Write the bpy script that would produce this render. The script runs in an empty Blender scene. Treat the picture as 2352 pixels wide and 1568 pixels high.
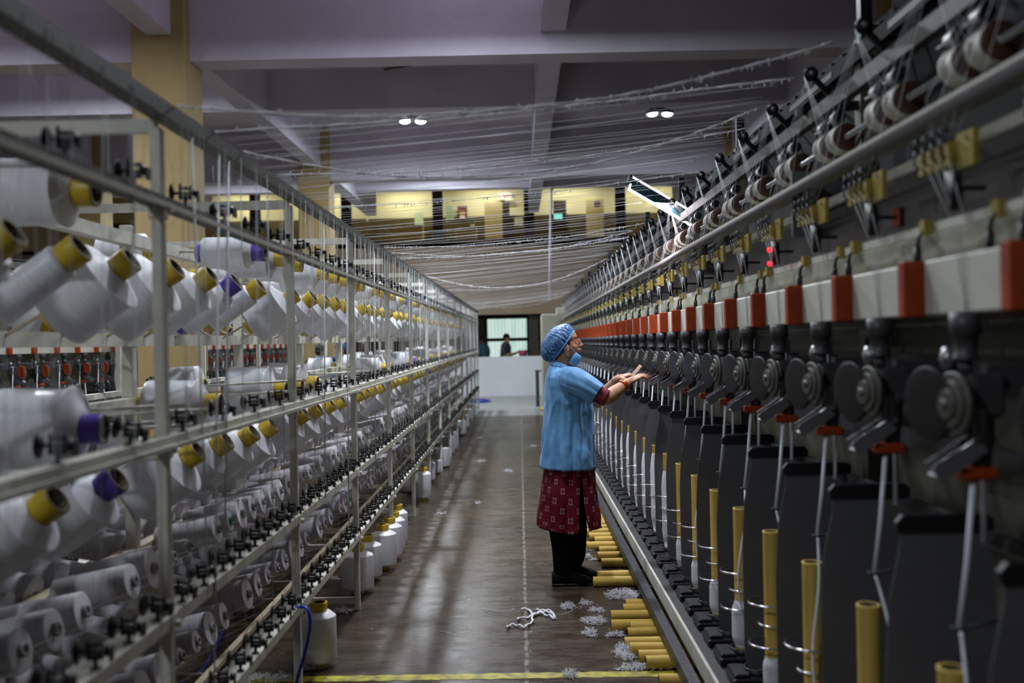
import bpy, math, random
from mathutils import Vector, Matrix, noise
random.seed(7)
D = bpy.data
S = bpy.context.scene
COL = S.collection
PI = math.pi

# ------------------------------------------------------------------ camera, world, exposure
F_PX, VX, VY, EYE, ROLL = 2287.0, 1194.0, 785.0, 1.46, 0.021
cam_d = D.cameras.new('camera')
cam = D.objects.new('camera', cam_d); COL.objects.link(cam)
cam_d.sensor_width = 36.0; cam_d.lens = 36.0*F_PX/2352.0
cam_d.shift_x = -(VX-1176.0)/2352.0
cam_d.shift_y = (VY-784.0)/2352.0
cam.location = (0, 0, EYE); cam.rotation_euler = (PI/2, ROLL, 0)
cam_d.clip_start = 0.05; cam_d.clip_end = 100
cam_d.dof.use_dof = True; cam_d.dof.focus_distance = 6.0; cam_d.dof.aperture_fstop = 1.9
S.camera = cam
S.view_settings.view_transform = 'Standard'; S.view_settings.look = 'None'
S.view_settings.exposure = -0.30; S.view_settings.gamma = 1.0
S.view_settings.use_curve_mapping = False
w = D.worlds.new('world'); S.world = w; w.use_nodes = True
w.node_tree.nodes['Background'].inputs[0].default_value = (0.75, 0.85, 1.0, 1)
w.node_tree.nodes['Background'].inputs[1].default_value = 0.035

def lamp_light(name, loc, power, size, color=(1, 1, 1), rot=(0, 0, 0), size_y=None, spread=PI):
    l = D.lights.new(name, 'AREA'); l.energy = power; l.size = size; l.color = color
    l.spread = spread
    if size_y: l.shape = 'RECTANGLE'; l.size_y = size_y
    o = D.objects.new(name, l); COL.objects.link(o); o.location = loc; o.rotation_euler = rot
    return o
COOL = (0.86, 0.93, 1.0); WARM = (1.0, 0.80, 0.52)
# ceiling lamp positions (the fixtures themselves are built further down)
LAMPS = [(-1.75, 17.0), (2.5, 17.2), (-0.35, 8.9), (-0.6, 4.7), (-6.2, 8.6), (-6.2, 13.0), (5.6, 8.9), (-3.4, -1.6), (-1.75, 22.0), (-6.2, 21.6)]  # all after the first two are unseen lamps, added for their light
LPOW = [190, 90, 330, 120, 230, 340, 20, 170, 320, 240]
LZ = [5.26, 5.34, 5.0, 5.0, 5.0, 5.42, 5.0, 5.0, 5.42, 5.42]
for (x, y), p, z in zip(LAMPS, LPOW, LZ):
    lamp_light('lamp_light', (x, y, z-0.07), p, 0.26, COOL)
    u = lamp_light('lamp_light', (x, y, z+0.16 if z < 5.3 else z-0.06), p*(0.16 if z < 5.3 else 0.0), 0.3, (0.90, 0.86, 1.0), (PI, 0, 0))  # upward light added above the fixture to brighten the ceiling
# office behind the upper windows, room behind the lower windows
for x in (-8.4, -5.9, -3.4, -0.9, 1.6, 4.1):
    lamp_light("lamp_light", (x, 30.25, 6.28), 30, 1.4, (1.0, 0.95, 0.72), (0.0, 0, 0), size_y=0.12)

def W(px, py, Y):
    """world point at depth Y that the photo shows at pixel px, py (camera roll undone)"""
    dx, dy = px-VX, VY-py
    return Vector(((dx+ROLL*dy)*Y/F_PX, Y, EYE+(dy-ROLL*dx)*Y/F_PX))
def WF(px, py, Z=0.0):
    dx, dy = px-VX, VY-py
    Y = (Z-EYE)*F_PX/(dy-ROLL*dx)
    return Vector(((dx+ROLL*dy)*Y/F_PX, Y, Z))

# ------------------------------------------------------------------ materials
def mat(name, col, rough=0.5, metal=0.0, spec=0.5, emis=None, es=0.0, var=0.0, vs=8.0, bump=0.0, bs=60.0,
        trans=0.0, alpha=1.0, col2=None, stretch=None, sheen=0.0):
    m = D.materials.new(name); m.use_nodes = True
    nt = m.node_tree; b = nt.nodes['Principled BSDF']
    b.inputs['Base Color'].default_value = (*col, 1); b.inputs['Roughness'].default_value = rough
    b.inputs['Metallic'].default_value = metal; b.inputs['Specular IOR Level'].default_value = spec
    b.inputs['Alpha'].default_value = alpha; b.inputs['Transmission Weight'].default_value = trans
    if sheen: b.inputs['Sheen Weight'].default_value = sheen
    if emis: b.inputs['Emission Color'].default_value = (*emis, 1); b.inputs['Emission Strength'].default_value = es
    if var or bump:
        tc = nt.nodes.new('ShaderNodeTexCoord'); mp = nt.nodes.new('ShaderNodeMapping')
        nt.links.new(tc.outputs['Object'], mp.inputs[0])
        if stretch: mp.inputs['Scale'].default_value = stretch
    if var:
        n = nt.nodes.new('ShaderNodeTexNoise'); n.inputs['Scale'].default_value = vs; n.inputs['Detail'].default_value = 5
        nt.links.new(mp.outputs[0], n.inputs['Vector'])
        r = nt.nodes.new('ShaderNodeValToRGB')
        c2 = col2 or tuple(c*(1-var) for c in col)
        r.color_ramp.elements[0].position = 0.35; r.color_ramp.elements[1].position = 0.68
        r.color_ramp.elements[0].color = (*c2, 1); r.color_ramp.elements[1].color = (*col, 1)
        nt.links.new(n.outputs['Fac'], r.inputs[0]); nt.links.new(r.outputs[0], b.inputs['Base Color'])
    if bump:
        n2 = nt.nodes.new('ShaderNodeTexNoise'); n2.inputs['Scale'].default_value = bs; n2.inputs['Detail'].default_value = 3
        nt.links.new(mp.outputs[0], n2.inputs['Vector'])
        bp = nt.nodes.new('ShaderNodeBump'); bp.inputs['Strength'].default_value = bump; bp.inputs['Distance'].default_value = 0.004
        nt.links.new(n2.outputs['Fac'], bp.inputs['Height']); nt.links.new(bp.outputs[0], b.inputs['Normal'])
    return m

class NT:
    """tiny helper for maths in a node tree"""
    def __init__(s, m): s.nt = m.node_tree; s.N = s.nt.nodes; s.L = s.nt.links
    def m(s, op, a, b=None, c=None, clamp=False):
        n = s.N.new('ShaderNodeMath'); n.operation = op; n.use_clamp = clamp
        for i, v in enumerate((a, b, c)):
            if v is None: continue
            if isinstance(v, (int, float)): n.inputs[i].default_value = v
            else: s.L.new(v, n.inputs[i])
        return n.outputs[0]
    def mix(s, f, a, b):
        n = s.N.new('ShaderNodeMix'); n.data_type = 'RGBA'
        if isinstance(f, (int, float)): n.inputs[0].default_value = f
        else: s.L.new(f, n.inputs[0])
        for i, v in ((6, a), (7, b)):
            if isinstance(v, tuple): n.inputs[i].default_value = (*v, 1)
            else: s.L.new(v, n.inputs[i])
        return n.outputs[2]
    def noise(s, vec, scale, detail=4, rough=0.5):
        n = s.N.new('ShaderNodeTexNoise'); n.inputs['Scale'].default_value = scale
        n.inputs['Detail'].default_value = detail; n.inputs['Roughness'].default_value = rough
        s.L.new(vec, n.inputs['Vector']); return n.outputs['Fac']
    def coords(s, kind='Object', scale=None):
        tc = s.N.new('ShaderNodeTexCoord'); o = tc.outputs[kind]
        if scale:
            mp = s.N.new('ShaderNodeMapping'); mp.inputs['Scale'].default_value = scale; s.L.new(o, mp.inputs[0]); o = mp.outputs[0]
        return o
    def xyz(s, v):
        n = s.N.new('ShaderNodeSeparateXYZ'); s.L.new(v, n.inputs[0]); return n.outputs
    def ss(s, x, a, b):
        n = s.N.new('ShaderNodeMapRange'); n.interpolation_type = 'SMOOTHSTEP'
        s.L.new(x, n.inputs[0]); n.inputs[1].default_value = a; n.inputs[2].default_value = b; return n.outputs[0]
    def bump(s, h, strength, dist, bsdf):
        bp = s.N.new('ShaderNodeBump'); bp.inputs['Strength'].default_value = strength; bp.inputs['Distance'].default_value = dist
        s.L.new(h, bp.inputs['Height']); s.L.new(bp.outputs[0], bsdf.inputs['Normal'])

def yarn_mat(name, col, rough, winds, amp):
    m = mat(name, col, rough); t = NT(m); b = t.N['Principled BSDF']
    v = t.coords(); x, y, z = t.xyz(v)
    th = t.m('ARCTAN2', y, x)
    a = t.m('SINE', t.m('ADD', t.m('MULTIPLY', z, winds), t.m('MULTIPLY', th, round(winds/45))))
    c = t.m('SINE', t.m('SUBTRACT', t.m('MULTIPLY', z, winds), t.m('MULTIPLY', th, round(winds/45))))
    n = t.noise(t.coords('Object', (9, 9, 160)), 1.5, 4)
    h = t.m('ADD', t.m('MULTIPLY', t.m('ADD', a, c), 0.11), n)
    f = t.ss(h, 0.15, 0.75)
    L = t.mix(f, tuple(k*(1-amp) for k in col), col)  # winding hatch, its grooves darkened in the colour to imitate self-shading
    t.L.new(L, b.inputs['Base Color']); t.bump(h, 0.35, 0.002, b)
    b.inputs['Sheen Weight'].default_value = 0.15
    return m
M = {}
M['yarn'] = yarn_mat('white_yarn', (0.82, 0.83, 0.88), 0.30, 1150, 0.24)
M['yarn_grey'] = yarn_mat('grey_wound_yarn', (0.52, 0.50, 0.54), 0.6, 1000, 0.45)
M['yarn_end'] = mat('yarn_end', (0.74, 0.73, 0.78), 0.45, bump=0.15, bs=90)
M['yellow'] = mat('yellow_plastic', (0.62, 0.43, 0.02), 0.42, var=0.15)
M['purple'] = mat('purple_plastic', (0.10, 0.05, 0.42), 0.42)
M['green'] = mat('green_plastic', (0.01, 0.22, 0.13), 0.45)
M['dgreen'] = mat('dark_green_plastic', (0.02, 0.12, 0.04), 0.45)
M['tubein'] = mat('card_tube_inside', (0.10, 0.07, 0.03), 0.8)
M['core'] = mat('grey_core', (0.22, 0.20, 0.21), 0.6)
M['steel_w'] = mat('cream_painted_steel', (0.70, 0.68, 0.58), 0.45, var=0.18, vs=14)
M['steel_beige'] = mat('beige_painted_steel', (0.60, 0.50, 0.36), 0.5, var=0.2, vs=10)
M['rail_d'] = mat('dusty_grey_steel', (0.125, 0.118, 0.098), 0.6, var=0.35, vs=30)
M['black'] = mat('black_plastic', (0.010, 0.010, 0.012), 0.45, spec=0.35)
M['chrome'] = mat('chrome', (0.75, 0.76, 0.78), 0.18, metal=1.0)
M['alu'] = mat('brushed_aluminium', (0.35, 0.36, 0.38), 0.35, metal=0.8)
M['grey_m'] = mat('dark_grey_metal', (0.06, 0.06, 0.065), 0.45, metal=0.2)
M['tray'] = mat('black_cable_tray', (0.012, 0.013, 0.014), 0.85, spec=0.15)
M['rail_m'] = mat('dark_machine_rail', (0.060, 0.058, 0.048), 0.6, var=0.35, vs=20)
M['plate'] = mat('separator_grey', (0.11, 0.11, 0.118), 0.45, var=0.15, vs=5)
M['panel_d'] = mat('olive_machine_panel', (0.12, 0.115, 0.08), 0.55, var=0.3, vs=4)
M['orange'] = mat('orange_panel', (0.42, 0.052, 0.006), 0.6, spec=0.3, var=0.4, vs=9)
M['white_p'] = mat('off_white_panel', (0.60, 0.60, 0.52), 0.45, var=0.08, vs=4)
M['cream'] = mat('cream_cabinet', (0.42, 0.42, 0.33), 0.5, var=0.1)
M['brass'] = mat('brass_guide', (0.42, 0.33, 0.07), 0.45, metal=0.35, var=0.3, vs=40)
M['brown'] = mat('brown_flange', (0.07, 0.03, 0.018), 0.45)
M['rubber'] = mat('roller_rubber', (0.42, 0.40, 0.35), 0.55)
M['rod'] = mat('white_strand', (0.86, 0.90, 0.98), 0.45)
M['cardtube'] = mat('yellow_card_tube', (0.72, 0.50, 0.13), 0.5)
t = NT(M['cardtube']); b = t.N['Principled BSDF']
z = t.xyz(t.coords())[2]
st = t.m('SINE', t.m('MULTIPLY', z, 1500.0))
t.L.new(t.mix(t.ss(st, -0.2, 1.0), (0.76, 0.52, 0.10), (0.54, 0.34, 0.05)), b.inputs['Base Color']); t.bump(st, 0.4, 0.002, b)
M['thread'] = mat('thread_white', (0.62, 0.64, 0.67), 0.6)
M['fuzz'] = mat('white_lint', (0.82, 0.82, 0.86), 0.9, var=0.15, vs=60)
M['blue_hose'] = mat('blue_hose', (0.01, 0.05, 0.55), 0.3)
M['bar_d'] = mat('dark_guard_bar', (0.045, 0.05, 0.065), 0.45, var=0.5, vs=35, col2=(0.02, 0.022, 0.028))

def wallmat(name, c1, c2, rough=0.7, vs=1.2):
    m = mat(name, c1, rough); t = NT(m); b = t.N['Principled BSDF']; v = t.coords()
    n1 = t.noise(v, vs, 5); n2 = t.noise(v, 30, 3)
    f = t.ss(t.m('ADD', t.m('MULTIPLY', n1, 0.8), t.m('MULTIPLY', n2, 0.2)), 0.35, 0.65)
    t.L.new(t.mix(f, c2, c1), b.inputs['Base Color']); t.bump(n2, 0.2, 0.01, b)
    return m
M['ceil'] = wallmat('ceiling_paint', (0.62, 0.58, 0.64), (0.55, 0.51, 0.57))
M['beam'] = wallmat('beam_paint', (0.58, 0.55, 0.64), (0.50, 0.47, 0.56))
M['column'] = wallmat('column_ochre', (0.38, 0.28, 0.115), (0.31, 0.225, 0.095))
M['tan'] = wallmat('tan_wall', (0.30, 0.22, 0.14), (0.26, 0.19, 0.12))
M['halfwall'] = wallmat('half_wall_white', (0.74, 0.78, 0.80), (0.68, 0.72, 0.74), 0.45)
M['sidewall'] = wallmat('side_wall', (0.40, 0.36, 0.30), (0.34, 0.30, 0.25))
M['office'] = wallmat('office_cream', (0.80, 0.73, 0.50), (0.76, 0.69, 0.46))
M['office_low'] = mat('office_brown_partition', (0.15, 0.115, 0.055), 0.5, var=0.5, vs=1.2)
M['wood_d'] = mat('dark_brown_frame', (0.018, 0.009, 0.006), 0.5)
M['glass'] = mat('window_glass', (0.9, 0.95, 0.92), 0.02, trans=1.0)
M['glass'].node_tree.nodes['Principled BSDF'].inputs['IOR'].default_value = 1.02
def floor_mat():
    m = mat('polished_floor', (0.09, 0.07, 0.055), 0.3); t = NT(m); b = t.N['Principled BSDF']
    v = t.coords(); x, y, z = t.xyz(v)
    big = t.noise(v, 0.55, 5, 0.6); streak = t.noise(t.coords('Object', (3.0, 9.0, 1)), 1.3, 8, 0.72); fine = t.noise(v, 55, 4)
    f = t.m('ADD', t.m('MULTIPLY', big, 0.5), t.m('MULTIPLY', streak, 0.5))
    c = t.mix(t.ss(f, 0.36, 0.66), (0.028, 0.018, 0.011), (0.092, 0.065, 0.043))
    spots = t.ss(t.noise(v, 26, 2, 0.4), 0.735, 0.76)
    c = t.mix(t.m('MULTIPLY', spots, 0.7), c, (0.42, 0.40, 0.38))
    scr = t.ss(t.noise(t.coords('Object', (7, 60, 1)), 1.0, 4, 0.6), 0.66, 0.74)
    c = t.mix(t.m('MULTIPLY', scr, 0.45), c, (0.34, 0.32, 0.29))
    # joint between two casts of floor, along the aisle
    wob = t.m('MULTIPLY', t.m('SUBTRACT', t.noise(v, 9, 3), 0.5), 0.02)
    d = t.m('ABSOLUTE', t.m('ADD', x, wob))
    seam = t.m('SUBTRACT', 1.0, t.ss(d, 0.005, 0.013))
    c = t.mix(t.m('MULTIPLY', seam, t.ss(t.noise(v, 14, 3), 0.35, 0.6)), c, (0.26, 0.24, 0.21))
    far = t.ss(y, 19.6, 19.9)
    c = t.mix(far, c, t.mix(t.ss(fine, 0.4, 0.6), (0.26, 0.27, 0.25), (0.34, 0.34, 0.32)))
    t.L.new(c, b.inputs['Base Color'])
    r = t.m('ADD', 0.22, t.m('MULTIPLY', t.ss(streak, 0.35, 0.65), 0.12)); t.L.new(r, b.inputs['Roughness'])
    t.bump(fine, 0.10, 0.003, b); b.inputs['Specular IOR Level'].default_value = 0.34
    return m
M['floor'] = floor_mat()

# ------------------------------------------------------------------ mesh helpers
def basis(d):
    d = Vector(d).normalized()
    u = d.cross(Vector((0, 0, 1)) if abs(d.z) < 0.95 else Vector((1, 0, 0))).normalized()
    return d, u, d.cross(u)
class MB:
    def __init__(s): s.v = []; s.f = []; s.mi = []; s.sm = []
    def add(s, vs, fs, mi=0, sm=False):
        o = len(s.v); s.v += [tuple(p) for p in vs]
        for f in fs: s.f.append([i+o for i in f]); s.mi.append(mi); s.sm.append(sm)
        return s
    def box(s, c, size, mi=0, R=None, ch=0.0):
        hx, hy, hz = (k/2 for k in size); c = Vector(c)
        if ch <= 0:
            P = [Vector((x, y, z)) for x in (-hx, hx) for y in (-hy, hy) for z in (-hz, hz)]
            Fc = [(0, 1, 3, 2), (4, 6, 7, 5), (0, 4, 5, 1), (2, 3, 7, 6), (0, 2, 6, 4), (1, 5, 7, 3)]
        else:   # box with its vertical edges and rims chamfered
            P = []; Fc = []
            for (z, k) in ((-hz, ch), (-hz+ch, 0), (hz-ch, 0), (hz, ch)):
                X, Y = hx-k, hy-k; e = ch
                P += [Vector(q) for q in ((-X+e, -Y, z), (X-e, -Y, z), (X, -Y+e, z), (X, Y-e, z), (X-e, Y, z), (-X+e, Y, z), (-X, Y-e, z), (-X, -Y+e, z))]
            for r in range(3):
                for i in range(8):
                    j = (i+1) % 8; Fc.append((r*8+i, r*8+j, r*8+8+j, r*8+8+i))
            Fc += [tuple(range(7, -1, -1)), tuple(range(24, 32))]
        if R is not None: P = [R @ p for p in P]
        return s.add([p+c for p in P], Fc, mi)
    def bar(s, p0, p1, a, bb, mi=0):
        """box of section a x bb from p0 to p1"""
        p0, p1 = Vector(p0), Vector(p1); d, u, v = basis(p1-p0)
        P = [p+u*x*a/2+v*y*bb/2 for p in (p0, p1) for x, y in ((-1, -1), (1, -1), (1, 1), (-1, 1))]
        return s.add(P, [(3, 2, 1, 0), (4, 5, 6, 7)]+[(i, (i+1) % 4, 4+(i+1) % 4, 4+i) for i in range(4)], mi)
    def lathe(s, prof, p0=(0, 0, 0), d=(0, 0, 1), n=20, cap=True):
        """prof: list of (radius, height along d, material)"""
        p0 = Vector(p0); d, u, v = basis(d); o = len(s.v)
        for r, h, *_ in prof:
            for i in range(n):
                a = 2*PI*i/n; s.v.append(tuple(p0+d*h+(u*math.cos(a)+v*math.sin(a))*r))
        for k in range(len(prof)-1):
            mi = prof[k][2] if len(prof[k]) > 2 else 0
            for i in range(n):
                j = (i+1) % n; s.f.append([o+k*n+i, o+k*n+j, o+(k+1)*n+j, o+(k+1)*n+i]); s.mi.append(mi); s.sm.append(True)
        if cap:
            s.f.append([o+i for i in range(n-1, -1, -1)]); s.mi.append(prof[0][2] if len(prof[0]) > 2 else 0); s.sm.append(False)
            e = o+(len(prof)-1)*n; s.f.append([e+i for i in range(n)]); s.mi.append(prof[-2][2] if len(prof[-2]) > 2 else 0); s.sm.append(False)
        return s
    def cyl(s, p0, p1, r, r1=None, n=12, mi=0):
        p0, p1 = Vector(p0), Vector(p1)
        return s.lathe([(r, 0, mi), (r if r1 is None else r1, (p1-p0).length, mi)], p0, p1-p0, n)
    def tube(s, pts, r, n=6, mi=0, closed=False, sm=True):
        pts = [Vector(p) for p in pts]; o = len(s.v); m = len(pts); rr = r if isinstance(r, (list, tuple)) else [r]*m
        up = None
        for k, p in enumerate(pts):
            a = pts[(k-1) % m] if (closed or k > 0) else p; c = pts[(k+1) % m] if (closed or k < m-1) else p
            d = (c-a); d = d.normalized() if d.length > 1e-9 else Vector((0, 0, 1))
            if up is None: up = basis(d)[1]
            up = (up-d*up.dot(d)); up = up.normalized() if up.length > 1e-6 else basis(d)[1]
            v = d.cross(up)
            for i in range(n):
                t = 2*PI*i/n; s.v.append(tuple(p+(up*math.cos(t)+v*math.sin(t))*rr[k]))
        for k in range(m if closed else m-1):
            for i in range(n):
                j = (i+1) % n; a = o+k*n; c = o+((k+1) % m)*n
                s.f.append([a+i, a+j, c+j, c+i]); s.mi.append(mi); s.sm.append(sm)
        if not closed:
            s.f.append([o+i for i in range(n-1, -1, -1)]); s.f.append([o+(m-1)*n+i for i in range(n)]); s.mi += [mi, mi]; s.sm += [False, False]
        return s
    def ell(s, c, r, n=16, mi=0, R=None):
        o = len(s.v); c = Vector(c); r = (r, r, r) if isinstance(r, (int, float)) else r; m = n//2
        for k in range(1, m):
            ph = PI*k/m
            for i in range(n):
                a = 2*PI*i/n; p = Vector((r[0]*math.sin(ph)*math.cos(a), r[1]*math.sin(ph)*math.sin(a), r[2]*math.cos(ph)))
                if R is not None: p = R @ p
                s.v.append(tuple(c+p))
        for z in (1, -1):
            p = Vector((0, 0, r[2]*z)); p = R @ p if R is not None else p; s.v.append(tuple(c+p))
        T = o+(m-1)*n; B = T+1
        for k in range(m-2):
            for i in range(n):
                j = (i+1) % n; s.f.append([o+k*n+i, o+(k+1)*n+i, o+(k+1)*n+j, o+k*n+j])
        for i in range(n):
            j = (i+1) % n; s.f.append([T, o+i, o+j]); s.f.append([B, o+(m-2)*n+j, o+(m-2)*n+i])
        k = len(s.f)-len(s.mi); s.mi += [mi]*k; s.sm += [True]*k
        return s
    def prism(s, poly, y0, y1, mi=0, axis='y'):
        """poly in (x, z), extruded along y"""
        n = len(poly); P = [(x, y, z) for y in (y0, y1) for x, z in poly]
        if axis == 'x': P = [(y, x, z) for x, y, z in P]
        return s.add(P, [tuple(range(n)), tuple(range(2*n-1, n-1, -1))]+[(i, n+i, n+(i+1) % n, (i+1) % n) for i in range(n)], mi)
    def mesh(s, name, mats):
        me = D.meshes.new(name); me.from_pydata(s.v, [], s.f); me.update()
        for m in (mats if isinstance(mats, (list, tuple)) else [mats]): me.materials.append(M[m] if isinstance(m, str) else m)
        me.polygons.foreach_set('material_index', s.mi); me.polygons.foreach_set('use_smooth', s.sm)
        return me
    def build(s, name, mats, parent=None, loc=None):
        return link(name, s.mesh(name, mats), parent, loc)
def link(name, me, parent=None, loc=None):
    o = D.objects.new(name, me); COL.objects.link(o)
    if parent: o.parent = parent
    if loc is not None: o.location = loc
    return o
def tag(o, label=None, cat=None, group=None, kind=None):
    if label: o['label'] = label
    if cat: o['category'] = cat
    if group: o['group'] = group
    if kind: o['kind'] = kind
    return o
def thing(name, label, cat, loc=(0, 0, 0), group=None, rz=0):
    o = D.objects.new(name, None); COL.objects.link(o); o.location = loc; o.rotation_euler = (0, 0, rz); o.empty_display_size = 0.1
    return tag(o, label, cat, group)
def struct(o): o['kind'] = 'structure'; return o
def copy_tree(o, parent=None):
    c = o.copy(); COL.objects.link(c)
    if parent: c.parent = parent
    for ch in [k for k in o.children]: copy_tree(ch, c)
    return c
def smooth_path(pts, k=4):
    P = [Vector(p) for p in pts]; out = []
    for i in range(len(P)-1):
        a = P[max(i-1, 0)]; b = P[i]; c = P[i+1]; d = P[min(i+2, len(P)-1)]
        for j in range(k):
            t = j/k; out.append(0.5*((2*b)+(c-a)*t+(2*a-5*b+4*c-d)*t*t+(3*b-a-3*c+d)*t**3))
    return out+[P[-1]]
ORD = ['first', 'second', 'third', 'fourth', 'fifth', 'sixth', 'seventh', 'eighth', 'ninth', 'tenth', 'eleventh', 'twelfth', 'thirteenth',
       'fourteenth', 'fifteenth', 'sixteenth', 'seventeenth', 'eighteenth', 'nineteenth', 'twentieth']
def ordn(i):
    if i < 20: return ORD[i]
    if i == 99: return 'hundredth'
    if i > 99: return 'hundred-'+ordn(i-100)
    t = ['twenty', 'thirty', 'forty', 'fifty', 'sixty', 'seventy', 'eighty', 'ninety'][(i+1)//10-2]; u = (i+1) % 10
    return t+'-'+ORD[u-1] if u else t[:-1]+'ieth'

# ------------------------------------------------------------------ the hall
ZS = 5.72
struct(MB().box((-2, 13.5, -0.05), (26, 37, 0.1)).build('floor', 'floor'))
struct(MB().box((-2.5, 11.1, ZS+0.1), (23, 32.2, 0.2)).build('ceiling', 'ceil'))
struct(MB().box((-2.5, 29.5, 6.40), (23, 4.6, 0.1)).build('ceiling_office', 'office'))
struct(MB().box((-14.1, 13.5, 3.2), (0.2, 37, 6.4)).build('wall_left', 'sidewall'))
struct(MB().box((9.1, 13.5, 3.2), (0.2, 37, 6.4)).build('wall_right', 'sidewall'))
struct(MB().box((-2, 31.9, 3.2), (26, 0.2, 6.4)).build('wall_back', 'sidewall'))
BX = [(-13.2, -12.93), (-8.5, -8.23), (-4.07, -3.80), (0.31, 0.59), (4.2, 4.48)]      # longitudinal beams
for y0, y1 in ((11.22, 11.6), (19.52, 19.9), (2.9, 3.3)):
    struct(MB().box((-2, (y0+y1)/2, (4.70+ZS)/2), (24, y1-y0, ZS-4.70)).build('trim_beam', 'beam'))
struct(MB().box((-2, 15.5, (5.10+ZS)/2), (24, 0.3, ZS-5.10)).build('trim_beam', 'beam'))
struct(MB().box((-2, 7.2, (5.10+ZS)/2), (24, 0.3, ZS-5.10)).build('trim_beam', 'beam'))
struct(MB().box((-2, 23.6, (5.10+ZS)/2), (24, 0.3, ZS-5.10)).build('trim_beam', 'beam'))
for a, b_ in BX[1:]:
    for y0, y1 in ((3.3, 11.22), (11.6, 19.52), (19.9, 26.9)):
        struct(MB().box(((a+b_)/2, (y0+y1)/2, (4.95+ZS)/2), (b_-a, y1-y0, ZS-4.95)).build('trim_beam', 'beam'))
for x in (-4.25, 4.1, -8.7):
    for y in (11.05, 19.35):
        struct(MB().box((x+0.3, y+0.3, ZS/2), (0.6, 0.6, ZS), ch=0.01).build('trim_column', 'column'))

# ---- back of the hall: half wall, tan front of the mezzanine, office windows
YB = 27.1
hw = MB().box((-2, YB+0.08, 0.535), (24, 0.16, 1.07)); struct(hw.build('wall_half', 'halfwall'))
struct(MB().box((-2, YB+0.1, (2.22+4.22)/2), (24, 0.2, 2.0)).build('wall_mezzanine', 'tan'))
struct(MB().box((-2.5, YB+0.12, 6.02), (23, 0.16, 0.72)).build('trim_lintel', 'tan'))
struct(MB().box((-2, 29.4, 4.15), (24, 4.6, 0.1)).build('floor_mezzanine', 'tan'))
struct(MB().box((-2, 30.9, 5.28), (24, 0.1, 2.16)).build('wall_office', 'office'))
WC = [-10.88, -8.39, -5.90, -3.41, -0.92, 1.57, 4.06, 6.55]
for i, xc in enumerate(WC):
    m = MB(); hwid = 1.245; z0, z1 = 4.22, 5.68
    m.box((xc-1.175, YB+0.06, (z0+z1)/2), (0.14, 0.10, z1-z0)).box((xc+1.175, YB+0.06, (z0+z1)/2), (0.14, 0.10, z1-z0))
    m.box((xc, YB+0.06, z0+0.03), (2.21, 0.1, 0.06)).box((xc, YB+0.06, z1-0.02), (2.21, 0.1, 0.04))
    fr = struct(m.build('window_%d' % (i+1), 'wood_d'))
    MB().box((xc, YB+0.06, (z0+z1)/2), (2.2, 0.012, z1-z0-0.09)).build('glass_pane', 'glass', fr)
# office furniture seen through the glass
def flat_thing(name, label, cat, x0, y0, x1, y1, Y, m, th=0.03, frame=None):
    a = W(x0, y1, Y); c = W(x1, y0, Y)
    if name in ('cabinet_door', 'desk_counter'): a.z = 4.205
    o = MB().box((0, 0, 0), (c.x-a.x, th, c.z-a.z)).build(name, m, None, ((a.x+c.x)/2, Y, (a.z+c.z)/2))
    return tag(o, label, cat)
M['door_cream'] = mat('cream_door', (0.56, 0.45, 0.24), 0.5)
M['dark_door'] = mat('dark_door', (0.05, 0.04, 0.045), 0.5)
M['mint'] = mat('mint_paper', (0.62, 0.80, 0.60), 0.6)
M['maroon'] = mat('maroon_board', (0.16, 0.03, 0.025), 0.5)
M['paper'] = mat('white_paper', (0.85, 0.85, 0.82), 0.6)
M['red'] = mat('red_ink', (0.62, 0.03, 0.02), 0.5)
M['green_ink'] = mat('green_ink', (0.08, 0.35, 0.08), 0.5)
for i, (x0, x1) in enumerate(((-13, -4.65), (-2.15, 2.3), (2.3, 7.8))):
    o = MB().box(((x0+x1)/2, 30.80, 4.20+0.59), (x1-x0-0.04, 0.06, 1.16), ch=0.01).build('office_partition', 'office_low')
    tag(o, ['dark brown office partition at the far left of the mezzanine', 'dark brown office partition behind the middle upper window',
            'dark brown office partition behind the right upper window'][i], 'partition')
o = MB().box((-3.4, 30.80, 4.20+0.585), (2.4, 0.06, 1.15)).build('office_partition', 'office_low'); tag(o, 'dark brown office partition behind the left upper window', 'partition')
flat_thing('cabinet_door', 'tall cream door in the office, right of the maroon board', 'door', 1114, 464, 1153, 539, 30.55, 'door_cream', 0.06)
flat_thing('cabinet_door', 'narrow black door beside the tall cream office door', 'door', 1155, 464, 1170, 539, 30.55, 'dark_door', 0.06)
flat_thing('cabinet_door', 'dark door at the left of the right upper window', 'door', 1272, 460, 1300, 540, 30.55, 'dark_door', 0.06)
flat_thing('cabinet_door', 'cream door behind the right upper window', 'door', 1347, 458, 1386, 538, 30.55, 'door_cream', 0.06)
flat_thing('cabinet_door', 'pale low office door behind the left upper window', 'door', 953, 488, 972, 515, 30.55, 'mint', 0.06)
flat_thing('desk_counter', 'low cream counter behind the left upper window', 'counter', 900, 518, 972, 538, 30.3, 'door_cream', 0.5)
flat_thing('desk_counter', 'cream desk front under the plant in the middle upper window', 'desk', 1046, 522, 1094, 545, 30.2, 'door_cream', 0.4)
flat_thing('wall_poster', 'pale mint poster at the left of the middle upper window', 'poster', 1024, 472, 1042, 504, 30.5, 'mint')
def poster2():
    t = thing('notice_board', 'maroon notice board with cream sheets in the middle office', 'board', W(1062, 488, 30.745))
    MB().box((0, 0, 0), (0.30, 0.03, 0.40), ch=0.004).build('board', 'maroon', t)
    MB().box((0, -0.02, -0.02), (0.18, 0.006, 0.10)).build('sheet', 'door_cream', t)
    MB().box((0, -0.02, -0.14), (0.16, 0.006, 0.09)).build('sheet', 'paper', t)
poster2()
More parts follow.
